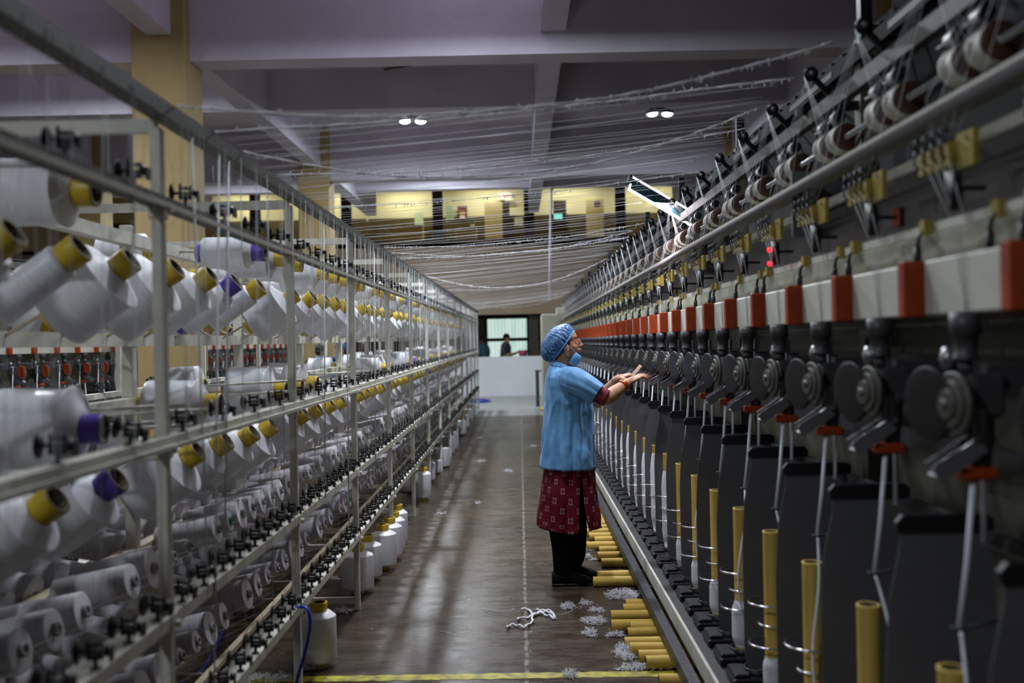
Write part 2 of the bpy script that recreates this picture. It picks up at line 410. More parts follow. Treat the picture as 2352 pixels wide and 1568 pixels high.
def sign():
    c = W(1159, 450, 30.75)
    t = thing('wall_sign', 'white sign with red lettering high on the cream office wall', 'sign', c)
    MB().box((0, 0, 0), (0.42, 0.03, 0.22)).build('sign_board', 'paper', t)
    for k in range(8):
        x = -0.155+0.042*k
        if k == 1: continue
        m = MB().box((0, 0, 0), (0.012, 0.006, 0.075))
        m.box((0.010, 0, 0.03 if k % 2 else -0.02), (0.018, 0.006, 0.012))
        if k % 3: m.box((0.020, 0, 0.0), (0.009, 0.006, 0.06))
        m.build('lettering', 'green_ink' if k == 0 else 'red', t, (x, -0.02, 0))
sign()
o = flat_thing('wall_light', 'small white strip light below the red lettered sign', 'light', 1160, 456, 1180, 461, 30.7, 'paper', 0.06)
flat_thing('wall_notice', 'white paper notice on the office wall right of the black door', 'notice', 1182, 500, 1201, 518, 30.5, 'paper')
def framed():
    t = thing('wall_picture', 'small framed blue and red picture on the cream door', 'picture', W(1371, 468, 30.4))
    MB().box((0, 0, 0), (0.24, 0.02, 0.20)).build('frame', 'paper', t)
    MB().box((0, -0.015, 0), (0.19, 0.01, 0.15)).build('picture', mat('picture_blue', (0.12, 0.13, 0.35), 0.5), t)
    MB().box((0, -0.022, 0), (0.09, 0.006, 0.07)).build('picture_centre', 'red', t)
framed()
M['screen'] = mat('screen_glow', (0.2, 0.6, 0.55), 0.4, emis=(0.35, 1.0, 0.85), es=1.0)
def monitor():
    t = thing('computer_monitor', 'small monitor glowing pale green in the right office', 'monitor', W(1282, 497, 30.1))
    MB().box((0, 0.02, 0), (0.28, 0.03, 0.19), ch=0.004).build('housing', 'black', t)
    MB().box((0, 0.0, 0), (0.25, 0.008, 0.16)).build('screen', 'screen', t)
    MB().box((0, 0.03, -0.15), (0.05, 0.03, 0.12)).box((0, 0.03, -0.215), (0.16, 0.12, 0.012)).build('stand', 'black', t)
flat_thing('desk_counter', 'dark desk carrying the glowing monitor in the right office', 'desk', 1262, 508, 1304, 538, 30.1, 'office_low', 0.4)
monitor()
def plant():
    t = thing('potted_plant', 'small green plant standing on the cream office desk', 'plant', W(1085, 522, 30.2))
    MB().lathe([(0.045, 0), (0.06, 0.09), (0.05, 0.09)], n=12).build('pot', 'paper', t)
    m = MB()
    for i in range(16):
        a = i*2.4; l = 0.1+0.05*random.random()
        m.tube([(0, 0, 0.08), (math.cos(a)*l*0.4, math.sin(a)*l*0.4, 0.08+l), (math.cos(a)*l, math.sin(a)*l, 0.08+l*1.1)], [0.004, 0.018, 0.002], 5)
    m.build('foliage', mat('plant_green', (0.03, 0.16, 0.04), 0.5), t)
plant()
# lower room: window wall with blinds
YL = 30.2
M['curtain'] = mat('lit_vertical_blind', (0.7, 0.8, 0.75), 0.6, emis=(0.62, 0.90, 0.80), es=0.90)
t = NT(M['curtain']); b = t.N['Principled BSDF']; x = t.xyz(t.coords())[0]
sv = t.m('SINE', t.m('MULTIPLY', x, 60.0)); nn = t.noise(t.coords('Object', (3, 3, 0.4)), 2.0, 3)
t.L.new(t.mix(t.ss(t.m('ADD', t.m('MULTIPLY', sv, 0.2), nn), 0.2, 0.8), (0.50, 0.80, 0.72), (0.85, 1.0, 0.93)), b.inputs['Emission Color'])
struct(MB().box((-2, YL+0.14, 1.1), (24, 0.1, 2.2)).build('wall_lower_room', 'tan'))
a, c = W(1117, 815, YL), W(1213, 722, YL)
m = MB()
for x in (a.x, c.x): m.box((x, YL+0.03, 1.6), (0.10, 0.08, 1.2))
m.box(((a.x+c.x)/2, YL+0.03, 1.54), (c.x-a.x, 0.08, 0.10)).box(((a.x+c.x)/2, YL+0.03, 0.98), (c.x-a.x, 0.08, 0.08)).box(((a.x+c.x)/2, YL+0.03, 2.2), (c.x-a.x, 0.08, 0.06))
wl = struct(m.build('window_9', 'wood_d'))
MB().box(((a.x+c.x)/2, YL+0.075, 1.6), (c.x-a.x, 0.01, 1.2)).build('blind', 'curtain', wl)
p = W(1224, 770, YB+0.3); struct(MB().box((p.x+0.02, YB+0.3, 1.64), (0.26, 0.14, 1.14)).build('trim_post', 'wood_d'))
p = W(1073, 770, YB+0.3); struct(MB().box((p.x, YB+0.3, 1.64), (0.16, 0.14, 1.14)).build('trim_post', 'wood_d'))
def bucket():
    p = W(1201, 806, YB+0.5)
    t = thing('plastic_tub', 'pink plastic tub behind the white half wall, right of the two people', 'tub', (p.x, YB+0.45, 0.96))
    MB().lathe([(0.10, 0), (0.12, 0.26), (0.125, 0.27), (0.11, 0.265), (0.09, 0.01)], n=20).build('tub', mat('pink_plastic', (0.50, 0.10, 0.17), 0.45), t)
    MB().tube([(0.12*math.cos(a), 0, 0.2+0.12*math.sin(a)) for a in [PI*i/10 for i in range(11)]], 0.004).build('handle', 'chrome', t)
bucket()
o = MB().box((0, 0, 0), (2.6, 0.5, 0.04)).build('work_counter', 'wood_d', None, (0.0, YB+0.6, 0.94)); 
m = MB().box((0, 0, -0.47), (2.4, 0.4, 0.9)); m.build('base_unit', 'tan', o); tag(o, 'dark counter top running behind the white half wall', 'counter')

# exit sign, far left
def exit_sign():
    c = W(239, 481, 26.8)
    t = thing('exit_sign', 'small green exit sign hanging at the far left', 'sign', c)
    MB().box((0, 0, 0), (0.20, 0.05, 0.28), ch=0.004).build('sign_box', mat('exit_green', (0.0, 0.30, 0.08), 0.4, emis=(0, 0.5, 0.12), es=0.35), t)
    MB().box((0.03, -0.03, 0.02), (0.05, 0.01, 0.16)).build('pictogram', mat('exit_white', (0.7, 0.9, 0.5), 0.4, emis=(0.8, 1, 0.5), es=0.6), t)
    MB().box((0, 0, 0.14+(ZS-c.z-0.14)/2), (0.02, 0.02, ZS-c.z-0.14)).build('hanger', 'grey_m', t)
exit_sign()

# ---- ceiling lamps
M['bulb'] = mat('lit_bulb', (1, 1, 1), 0.4, emis=(0.75, 0.95, 1.0), es=14)
bulb_prof = [(0.03, 0.10, 0), (0.10, 0.05, 0), (0.125, 0.0, 0)]
lamp_names = ['twin lamp on the ceiling in the middle bay, left of the centre beam', 'twin lamp on the ceiling right of the centre beam']
for i, (x, y) in enumerate(LAMPS):
    lab = lamp_names[i] if i < 2 else ['unseen twin ceiling lamp over the creel in the near bay', 'unseen twin ceiling lamp over the creel nearest the camera', 'unseen twin ceiling lamp over the left aisle in the near bay',
        'unseen twin ceiling lamp over the left aisle in the middle bay', 'unseen twin ceiling lamp over the right machine', 'unseen twin ceiling lamp over the left aisle nearest the camera', 'unseen twin ceiling lamp in the far bay beyond the creel', 'unseen twin ceiling lamp in the far left bay'][i-2]
    t = thing('ceiling_lamp', lab, 'lamp', (x, y, LZ[i]), 'twin ceiling lamps', 0.12)
    MB().cyl((0, 0, 0.07), (0, 0, ZS-LZ[i]), 0.012).box((0, 0, 0.085), (0.16, 0.12, 0.04), ch=0.008).build('mount', 'grey_m', t)
    for s in (-1, 1):
        MB().lathe(bulb_prof+[(0.115, 0.002, 0), (0.09, 0.045, 0)], (0.135*s, 0, 0), (0.12*s, 0, 1), 20, cap=False).build('shade', 'grey_m', t)
        q = MB().ell((0.135*s, 0, 0.01), (0.095, 0.095, 0.05)).build('bulb', 'bulb', t)
# conduits on the slab and the fan like pipe drop
def conduit(pts, label, r=0.015, m='grey_m'):
    o = MB().tube(pts, r, 8).build('conduit_pipe', m); return tag(o, label, 'conduit pipe')
conduit([(-1.55, 11.7, ZS-0.02), (-1.45, 15.1, ZS-0.02), (-2.0, 15.3, ZS-0.03)], 'thin dark conduit running across the ceiling left of the centre beam')
conduit([(3.0, 11.8, ZS-0.02), (2.55, 14.6, ZS-0.02)], 'thin dark conduit on the ceiling above the right machine')
conduit([(-6.3, 12.0, ZS-0.02), (-5.6, 15.1, ZS-0.02)], 'thin dark conduit on the ceiling left of the near column')
conduit([W(1262, 690, 22.6), W(1266, 440, 22.6), W(1280, 405, 22.6), W(1283, 398, 22.6)], 'grey vertical conduit dropping to the far end of the right machine', 0.03, 'beam')
conduit([Vector((W(947, 412, 24.5).x, 24.5, ZS)), W(947, 432, 24.5)], 'short grey drop rod in front of the left upper window', 0.02)
tag(MB().lathe([(0.02, 0.05), (0.10, 0.03), (0.16, 0.0), (0.13, 0.0)], n=16).build('hanging_lamp', 'grey_m', None, W(948, 436, 24.5)), 'small grey unlit lamp hanging before the left upper window', 'lamp')

# floor paint
m = MB(); a = WF(560, 1561, 0.0015); c = WF(1560, 1545, 0.0015)
top = []; bot = []
for i in range(61):
    x0 = a.x+(c.x-a.x)*i/60; y0 = a.y+(c.y-a.y)*i/60; wv = 0.036+0.004*math.sin(i*1.7)+0.003*math.sin(i*4.1)
    top.append((x0, y0+wv)); bot.append((x0, y0-wv))
n_ = 61; m.add([(x, y, z) for z in (0.0002, 0.0014) for (x, y) in top+bot], [(i, i+1, n_+i+1, n_+i) for i in range(60)][::1]+[(2*n_+i, 3*n_+i, 3*n_+i+1, 2*n_+i+1) for i in range(60)])
M['line'] = mat('worn_yellow_paint', (0.55, 0.48, 0.01), 0.5, var=0.9, vs=22, col2=(0.22, 0.18, 0.02))
tag(m.build('floor_line', 'line'), 'worn yellow line painted across the aisle floor', 'floor line')

# ------------------------------------------------------------------ creel (left)
XF, XC, XB = -0.925, -1.57, -2.215
PY = [2.567+1.465*k for k in range(-1, 14)]
CY = [2.45+1.55*k for k in range(-1, 13)]
Y0, Y1 = PY[0]-0.02, PY[-1]+0.02
def rise(y): return 0.0035*max(0.0, y-5.0)
ZT, ZG, ZM, Z3, Z4 = 2.045, 1.84, 1.222, 0.777, 0.417
creel = thing('yarn_creel', 'long cream steel creel frame holding white yarn cones left of the aisle', 'creel', (XC, 0, 0))
def loc(x): return x-XC
def rail(name, x, z, a, b, m, sl=1.0):
    """rail following the slight rise of the far end of the creel, in local coordinates"""
    ys = [Y0, 5.0, Y1]; mb = MB()
    for p, q in zip(ys, ys[1:]):
        mb.bar((loc(x), p, z+rise(p)*sl), (loc(x), q, z+rise(q)*sl), a, b)
    return mb.build(name, m, creel)
def post_mesh(front):
    mb = MB(); s = 1 if front else 0
    mb.box((0, 0, 1.015), (0.030, 0.030, 2.03), ch=0.003)
    for z in (ZG-0.02, ZM-0.02, Z3-0.02, Z4-0.02):
        mb.box((0.0, 0, z), (0.042, 0.040, 0.05), ch=0.004)
        mb.cyl((0.028, -0.012, z), (0.040, -0.012, z), 0.010, n=8)
    return mb.mesh('post', 'steel_w')
pm = post_mesh(True)
for y in PY:
    k = 1+rise(y)/2.04
    for x, r in ((XF, 0), (XB, PI)):
        o = link('front_post', pm, creel, (loc(x), y, 0)); o.scale = (1, 1, k); o.rotation_euler = (0, 0, r)
    MB().box((0, y, 2.035+rise(y)), (2*abs(XF-XC), 0.028, 0.034)).build('cross_beam', 'steel_w', creel)
    MB().box((0, y, 0.055), (2*abs(XF-XC)-0.03, 0.028, 0.034)).build('foot_bar', 'steel_w', creel)
cm = MB().box((0, 0, 0.98), (0.045, 0.045, 1.96), ch=0.003).box((0, 0, 0.03), (0.10, 0.10, 0.06), ch=0.004).mesh('centre_post', 'steel_w')
for y in CY:
    if PY[0] < y < PY[-1]:
        link('centre_post', cm, creel, (0, y, 0))
for x, s in ((XF, 1), (XB, -1)):
    rail('top_rail', x+0.01*s, ZT+0.03, 0.05, 0.040, 'rail_d')
    for z, nm in ((ZG, 'guide_rail'), (ZM, 'guide_rail')):
        rail(nm, x, z, 0.045, 0.028, 'rail_d' if z == ZG else 'steel_w')
        rail('rail_rod', x+0.032*s, z-0.012, 0.012, 0.012, 'steel_w')
    for z in (Z3, Z4):
        ys = [Y0, 5.0, Y1]; mb = MB()
        for p, q in zip(ys, ys[1:]):
            mb.bar((loc(x-0.02*s), p, z+rise(p)), (loc(x-0.02*s), q, z+rise(q)), 0.075, 0.006)
            mb.bar((loc(x+0.016*s), p, z-0.015+rise(p)), (loc(x+0.016*s), q, z-0.015+rise(q)), 0.006, 0.034)
        mb.build('guide_rail', 'steel_w', creel)
ZR = {'A': 1.905, 'B': 1.50, 'C': 1.243, 'D': 0.885, 'E': 0.645, 'F': 0.262}
for k, z in ZR.items():
    rail('peg_rail', XC, z, 0.06 if k in 'EF' else 0.05, 0.05, 'steel_beige' if k in 'EF' else 'steel_w')
for z, s in ((0.50, 1), (0.50, -1), (0.14, 1), (0.14, -1)):
    rail('brace_rail', XC+0.30*s, z+0.02, 0.03, 0.02, 'steel_beige')
for y in CY:
    if PY[0] < y < PY[-1]:
        MB().box((0, y, 0.50), (0.66, 0.03, 0.03)).box((0, y, 0.14), (0.66, 0.03, 0.03)).build('brace', 'steel_beige', creel)

# thread tensioners on the guide rails
def tens_mesh():
    m = MB()
    m.lathe([(0.006, 0), (0.026, 0.001), (0.027, 0.004), (0.012, 0.009), (0.005, 0.010)], (-0.036, 0, 0.030), (1, 0, 0), 14)
    m.cyl((-0.03, 0, 0.030), (0.034, 0, 0.030), 0.0045, n=6, mi=1)
    m.lathe([(0.013, 0), (0.014, 0.004), (0.006, 0.008)], (0.026, 0, 0.030), (1, 0, 0), 10)
    m.box((0.004, 0, 0.018), (0.034, 0.016, 0.012)).box((0.006, 0, 0.044), (0.028, 0.012, 0.008))
    m.cyl((-0.008, -0.008, 0.018), (-0.008, -0.008, 0.056), 0.004, n=6).cyl((0.016, 0.008, 0.018), (0.016, 0.008, 0.052), 0.004, n=6)
    m.box((0.038, 0, 0.022), (0.005, 0.026, 0.030)).box((0.004, 0, 0.004), (0.008, 0.008, 0.028)).box((0.004, 0, -0.008), (0.022, 0.016, 0.006))
    return m.mesh('tensioner', ['black', 'grey_m'])
tm = tens_mesh(); tlist = []
for z, pit, ph in ((ZG+0.022, 0.36625, 0.20), (ZM+0.022, 0.36625, 0.14), (Z3+0.012, 0.18312, 0.11), (Z4+0.012, 0.18312, 0.09)):
    n = int((PY[-1]-PY[0]-0.1)/pit)
    for i in range(n):
        y = PY[0]+ph+pit*i
        if min(abs(y-q) for q in PY) < 0.035: y += 0.05
        tlist.append((y, z+rise(y)))
tlist.sort(key=lambda q: abs(q[0]-2.4) if q[0] < 2.4 else q[0]-2.4)
rest = MB()
for i, (y, z) in enumerate(tlist):
    a = random.uniform(-0.25, 0.25)*(1 if random.random() < 0.3 else 0.25)
    if i < 100:
        o = link('thread_tensioner', tm, creel, (loc(XF), y, z)); o.rotation_euler = (random.uniform(-.06, .06), a*0.8, random.uniform(-.15, .15))
    else:
        o2 = len(rest.v)
        R = Matrix.Rotation(a, 3, 'Y')
        rest.v += [tuple(R @ v.co+Vector((loc(XF), y, z))) for v in tm.vertices]
        for p in tm.polygons: rest.f.append([q+o2 for q in p.vertices]); rest.mi.append(p.material_index); rest.sm.append(p.use_smooth)
tag(rest.build('thread_tensioner', ['black', 'grey_m'], creel), kind='stuff')
# tensioners of the far side: one plain part
rest = MB()
for (y, z) in tlist[::2]:
    o2 = len(rest.v)
    rest.v += [(-v.co.x+loc(XB), v.co.y+y, v.co.z+z) for v in tm.vertices]
    for p in tm.polygons: rest.f.append([q+o2 for q in reversed(p.vertices)]); rest.mi.append(p.material_index); rest.sm.append(p.use_smooth)
tag(rest.build('far_side_tensioner', ['black', 'grey_m'], creel), kind='stuff')

# ---- cones
def cone_meshes(r, L=0.315, fl=1):
    """yarn body and tube along +Z, base at 0, tip at L"""
    y = MB(); rt = 0.038
    e = L-0.054
    if fl: prof = [(rt+0.004, 0.032, 1), (r*0.99, 0.036, 0), (r, 0.05, 0), (r*0.985, e-0.040, 0), (r*1.06, e-0.034, 1), (r*1.065, e-0.0325, 1), (r*1.04, e-0.031, 1), (r*0.90, e-0.029, 1), (rt+0.016, e-0.006, 1), (rt+0.012, e-0.004, 1), (rt+0.002, e-0.003, 1)]
    else:  prof = [(rt+0.004, 0.032, 1), (r*0.99, 0.036, 0), (r, 0.05, 0), (r*0.97, e-0.014, 0), (r*0.96, e-0.011, 1), (r*0.93, e-0.009, 1), (rt+0.002, e-0.004, 1)]
    y.lathe(prof, n=36, cap=False)
    def tb(col):
        t = MB().lathe([(rt, 0, 0), (rt+0.003, 0.003, 0), (rt+0.002, 0.034, 0), (rt, e-0.005, 0), (rt+0.003, e+0.004, 0), (rt+0.0045, L-0.006, 0), (rt+0.003, L, 1), (rt-0.006, L, 1), (rt-0.006, 0.0, 0), (rt, 0, 0)], n=28, cap=False)
        return t.mesh('tube', [col, 'tubein'])
    return y.mesh('yarn', ['yarn', 'yarn_end']), {c: tb(c) for c in ('yellow', 'purple')}
SIZES = {'thin': 0.052, 'half full': 0.072, 'fat': 0.092, 'very fat': 0.112}
CM = {k: cone_meshes(r, fl=(0 if k == 'thin' else 1)) for k, r in SIZES.items()}
def spool_meshes(r, L=0.262):
    y = MB().lathe([(0.02, 0.0, 1), (r, 0.004, 0), (r*0.97, L-0.016, 0), (r*0.965, L-0.012, 0), (r*0.95, L-0.0105, 1), (r*0.90, L-0.010, 1), (0.02, L-0.009, 1)], n=30, cap=False).mesh('yarn', ['yarn_grey', 'yarn_end'])
    def core(c): return MB().lathe([(0.0195, -0.01, 0), (0.0195, L-0.006, 0), (0.020, L+0.004, 0), (0.010, L+0.004, 0), (0.010, -0.01, 0), (0.0195, -0.01, 0)], n=14, cap=False).mesh('core', c)
    return y, {'core': core('core'), 'dgreen': core('dgreen')}
SSIZE = {'slim': 0.034, 'narrow': 0.046, 'medium': 0.060, 'full': 0.072}
SM = {k: spool_meshes(r) for k, r in SSIZE.items()}
def place(root, base, d, spin):
    q = Vector(d).normalized().to_track_quat('Z', 'Y').to_matrix()
    root.rotation_euler = (q @ Matrix.Rotation(spin, 3, 'Z')).to_euler(); root.location = base
def put_cone(name, size, col, tip, d, L, label, cat, group, meshes, parts=('yarn', 'tube')):
    t = thing(name, label, cat, group=group); d = Vector(d).normalized()
    place(t, Vector(tip)-d*L, d, random.uniform(0, 6.2))
    ym, tb = meshes[size]
    link(parts[0], ym, t); link(parts[1], tb[col], t)
    return t
rows = {'A': ('top level', -1.15, 1.895, (1, 0, -0.02), 0.36625, 2.72, 'upper'),
        'B': ('steeply tilted upper', -1.15, 1.735, (0.82, -0.03, 0.57), 0.36625, 2.63, ''),
        'C': ('level middle', -1.15, 1.245, (1, 0, -0.03), 0.36625, 2.73, ''),
        'D': ('steeply tilted lower', -1.15, 1.10, (0.82, -0.03, 0.57), 0.36625, 2.44, '')}
skip = {'A': {1, 2, 3, 4, 8, 14, 19, 25, 31, 38}, 'B': {6, 12, 18, 24, 30, 36, 42}, 'D': {2, 7, 12, 17, 22, 27, 32, 37, 42},
        'C': set(range(60))-{0, 3, 6, 7, 8, 16, 17, 22, 23, 24, 29, 30, 34, 35, 38, 39, 42, 43}}
first = {'A': [('fat', 'yellow'), 0, 0, 0, 0, ('half full', 'purple'), ('fat', 'yellow'), ('fat', 'yellow')],
         'B': [('thin', 'yellow'), ('very fat', 'yellow'), ('very fat', 'yellow'), ('fat', 'yellow'), ('half full', 'purple'), ('thin', 'yellow'), 0, ('very fat', 'yellow')],
         'C': [('very fat', 'purple'), 0, 0, ('fat', 'yellow'), 0, 0, ('very fat', 'yellow'), ('very fat', 'yellow'), ('very fat', 'yellow')],
         'D': [('fat', 'yellow'), ('fat', 'purple'), 0, ('very fat', 'yellow'), ('fat', 'yellow'), ('fat', 'yellow'), ('very fat', 'yellow')]}
rnd = random.Random(11)
PEGS = []; TIPS = []; n_ind = 0; cone_specs = []
for side in (1, -1):
    for k, (nm, tx, tz, d, pit, y0, _) in rows.items():
        for i in range(-1, int((PY[-1]-y0)/pit)):
            if i in skip[k] or (i == -1 and (k != 'B' or side < 0)) or (side < 0 and rnd.random() < 0.3): continue
            y = y0+pit*i
            if y < 2.0 or y > 20.9: continue
            if side > 0 and 0 <= i < len(first[k]) and first[k][i]: size, col = first[k][i]
            else:
                size = rnd.choices(['thin', 'half full', 'fat', 'very fat'], [1, 2, 4, 4])[0]; col = 'purple' if rnd.random() < 0.06 else 'yellow'
            x = tx if side > 0 else 2*XC-tx
            cone_specs.append((side, k, i, y, x, tz+rise(y), d, size, col, nm))
def key(c): return (c[3] if c[0] > 0 else c[3]*1.6+4)
cone_specs.sort(key=key)
lump = MB(); seen = {}
for n, (side, k, i, y, x, z, d, size, col, nm) in enumerate(cone_specs):
    j = rnd.uniform(-0.035, 0.035); dd = Vector((d[0]*side, d[1]+j*0.7, d[2]+rnd.uniform(-0.03, 0.03))).normalized()
    tip = Vector((x+rnd.uniform(-.012, .012), y, z)); PEGS.append((Vector((XC, y, ZR[k]+rise(y))), tip-dd*0.06)); 
    if side > 0: TIPS.append((tip, k))
    s = (side, k); seen[s] = seen.get(s, 0)+1
    where = 'aisle side' if side > 0 else 'far side'
    lab = '%s white cone, %s tube, %s row, %s from camera, creel %s' % (size, col, nm, ordn(seen[s]-1), where)
    if n < 300:
        put_cone('yarn_cone', size, col, tip, dd, 0.315, lab, 'yarn cone', 'white yarn cones on the creel pegs', CM)
    else:
        o2 = len(lump.v); q = dd.to_track_quat('Z', 'Y').to_matrix(); base = tip-dd*0.315
        for me, off in ((CM[size][0], 0), (CM[size][1][col], 2)):
            o2 = len(lump.v); lump.v += [tuple(q @ v.co+base) for v in me.vertices]
            for p in me.polygons: lump.f.append([a+o2 for a in p.vertices]); lump.mi.append(p.material_index+off); lump.sm.append(True)
if lump.v: tag(lump.build('far_yarn_cones', ['yarn', 'yarn_end', 'yellow', 'tubein']), 'distant white yarn cones at the far end of the creel', 'yarn cones', kind='stuff')
# grey wound spools in the two low rows
spec = []
for side in (1, -1):
    for k, z, y0 in (('E', 0.705, 1.98), ('F', 0.322, 2.05)):
        for i in range(int((PY[-1]-y0)/0.183)):
            y = y0+0.183*i
            if rnd.random() < 0.10: continue
            size = rnd.choices(['slim', 'narrow', 'medium', 'full'], [2, 3, 4, 4])[0]; col = 'dgreen' if rnd.random() < 0.07 else 'core'
            spec.append((side, k, y, z+rise(y), size, col))
spec.sort(key=lambda c: c[2] if c[0] > 0 else c[2]*1.5+3)
lump = MB(); seen = {}
for n, (side, k, y, z, size, col) in enumerate(spec):
    dd = Vector((side*0.975, rnd.uniform(-0.05, 0.02), 0.20+rnd.uniform(-.03, .03))).normalized()
    tip = Vector((-1.275 if side > 0 else 2*XC+1.275, y, z)); PEGS.append((Vector((XC, y, ZR[k]+rise(y))), tip-dd*0.05))
    if side > 0: TIPS.append((tip, k))
    s = (side, k); seen[s] = seen.get(s, 0)+1
    lab = '%s grey-white spool%s, %s row, %s from camera, creel %s' % (size, ', green core' if col == 'dgreen' else '', 'second lowest' if k == 'E' else 'lowest', ordn(seen[s]-1), 'aisle side' if side > 0 else 'far side')
    if n < 300: put_cone('yarn_spool', size, col, tip, dd, 0.262, lab, 'yarn spool', 'grey wound spools in the low rows of the creel', SM, ('yarn', 'core'))
    else:
        q = dd.to_track_quat('Z', 'Y').to_matrix(); base = tip-dd*0.262
        for me, off in ((SM[size][0], 0), (SM[size][1][col], 2)):
            o2 = len(lump.v); lump.v += [tuple(q @ v.co+base) for v in me.vertices]
            for p in me.polygons: lump.f.append([a+o2 for a in p.vertices]); lump.mi.append(p.material_index+off); lump.sm.append(True)
tag(lump.build('far_yarn_spools', ['yarn_grey', 'yarn_end', 'core']), 'distant grey wound spools at the far end of the creel', 'yarn spools', kind='stuff')
# pegs
PEGS.sort(key=lambda q: q[0].y); mb = MB()
for n, (a, b) in enumerate(PEGS):
    a = a-Vector((XC, 0, 0)); b = b-Vector((XC, 0, 0)); 
    if n < 99: MB().cyl(a, b, 0.006, n=6).build('peg', 'steel_beige', creel)
    else: mb.cyl(a, b, 0.006, n=5)
tag(mb.build('peg', 'steel_beige', creel), kind='stuff')
for (y, z) in ((3.05, 1.27), (3.3, 1.24), (4.75, 1.28), (6.4, 1.27), (7.0, 1.26)):   # empty pegs
    MB().cyl((0, y, z), (0.55, y-0.02, z+0.02), 0.006, n=8).cyl((0, y, z-0.05), (0.50, y-0.02, z-0.03), 0.006, n=8).build('empty_peg', 'steel_w', creel)

# threads inside the creel: nobody could count them
mb = MB(); rt = random.Random(5)
def thr(a, b, r=0.0007, sag=0.0):
    a, b = Vector(a), Vector(b)
    if sag: mb.tube([a, (a+b)/2-Vector((0, 0, sag)), b], r, 3)
    else: mb.tube([a, b], r, 3)
for (y, z) in tlist:
    x = XF+0.02+rt.uniform(-.01, .01)
    thr((x, y+rt.uniform(-.01, .01), z+0.03), (XF+0.035, y+rt.uniform(-0.05, 0.05), ZT+0.03+rise(y)), rt.choice([0.0006, 0.0009]))
    if z > 1.5 or rt.random() < 0.5: thr((XF-0.03, y+0.02, z+0.03), (XF-0.03+rt.uniform(-.02, .02), y+rt.uniform(-0.1, 0.1), ZT+rise(y)), 0.0006)
for tip, k in TIPS:
    zt = {'A': ZG, 'B': ZG, 'C': ZM, 'D': ZM, 'E': Z3, 'F': Z4}[k]+0.05
    thr(tip, (XF-0.03, tip.y+rt.uniform(-.08, .08), zt+rise(tip.y)), 0.0006)
for y in (2.75, 3.0, 3.1, 4.6, 5.2, 6.2, 8.1, 9.0):   # thick dusty strands hanging down the front
    thr((XF+0.03, y, ZT), (XF+0.02, y+rt.uniform(-.12, .12), rt.uniform(0.3, 0.9)), 0.0035)
tag(mb.build('creel_threads', 'thread'), 'curtain of fine white threads running up the front of the creel', 'threads', kind='stuff')

# ---- cones standing on the floor at the foot of the creel
def floor_cone(px, py, r, h, col, label, grey=False):
    p = WF(px, py); L = h
    t = thing('yarn_cone', label, 'yarn cone', (p.x, p.y, 0), 'yarn cones standing on the aisle floor')
    rt_ = 0.032 if not grey else 0.022
    prof = [(rt_+0.002, 0.022, 1), (r*0.93, 0.030, 0), (r, 0.045, 0), (r*0.985, L-0.066, 0), (r*0.982, L-0.0635, 1), (r*0.965, L-0.0618, 1), (r*0.93, L-0.060, 1), (rt_+0.020, L-0.043, 1), (rt_+0.014, L-0.0415, 1), (rt_+0.001, L-0.041, 1)]
    if grey: prof = [(rt_, 0.012, 1), (r*0.96, 0.016, 0), (r, 0.03, 0), (r*0.95, L-0.03, 0), (r*0.9, L-0.02, 1), (rt_, L-0.012, 1)]
    MB().lathe(prof, n=40, cap=False).build('yarn', ['yarn_grey' if grey else 'yarn', 'yarn_end'], t)
    MB().lathe([(rt_+0.004, 0.0, 0), (rt_+0.004, 0.022, 0), (rt_, 0.03, 0), (rt_, L-0.05, 0), (rt_+0.006, L-0.036, 0), (rt_+0.008, L-0.006, 0), (rt_+0.006, L, 0), (rt_-0.003, L, 1), (rt_-0.004, L-0.06, 1)], n=28, cap=False).build('tube', [col, 'tubein'], t)
    t.rotation_euler = (0, 0, px*0.37)
for a in ((735, 1530, 0.078, 0.295, 'yellow', 'white yarn cone on the floor nearest the camera, beside the blue hose'),
          (823, 1362, 0.094, 0.290, 'yellow', 'fat white yarn cone on the floor directly behind the second foot of the creel'),
          (845, 1333, 0.090, 0.285, 'yellow', 'white yarn cone on the floor half hidden behind the fat one'),
          (881, 1307, 0.088, 0.295, 'yellow', 'front cone of the group of four standing on the floor'),
          (897, 1285, 0.084, 0.290, 'yellow', 'second cone of the group of four standing on the floor'),
          (906, 1268, 0.080, 0.290, 'yellow', 'third cone of the group of four standing on the floor'),
          (914, 1250, 0.076, 0.295, 'yellow', 'rearmost cone of the group of four standing on the floor'),
          (973, 1148, 0.075, 0.310, 'yellow', 'slender white cone alone on the floor in front of the grey ones'),
          (984, 1108, 0.078, 0.270, 'yellow', 'white cone on the floor just behind the slender one'),
          (944, 1130, 0.090, 0.19, 'core', 'short grey yarn cone without yellow tube, left under the creel', True),
          (1001, 1088, 0.066, 0.175, 'core', 'small grey yarn cone right of the slender white one', True),
          (1014, 1073, 0.108, 0.250, 'purple', 'fat grey cone with dark purple tube end on the floor', True),
          (1030, 1043, 0.085, 0.26, 'core', 'grey yarn cone behind the fat one with purple tube', True),
          (1038, 1033, 0.085, 0.27, 'core', 'grey yarn cone on the floor, second behind the purple tube one', True),
          (1059, 1000, 0.085, 0.29, 'yellow', 'distant white cone on the floor, first of the far four'),
          (1067, 984, 0.085, 0.29, 'yellow', 'distant white cone on the floor, second of the far four'),
          (1076, 966, 0.09, 0.28, 'yellow', 'distant white cone on the floor, third of the far four'),
          (1085, 955, 0.09, 0.30, 'yellow', 'distant white cone on the floor, last of the far four')):
    floor_cone(*a)

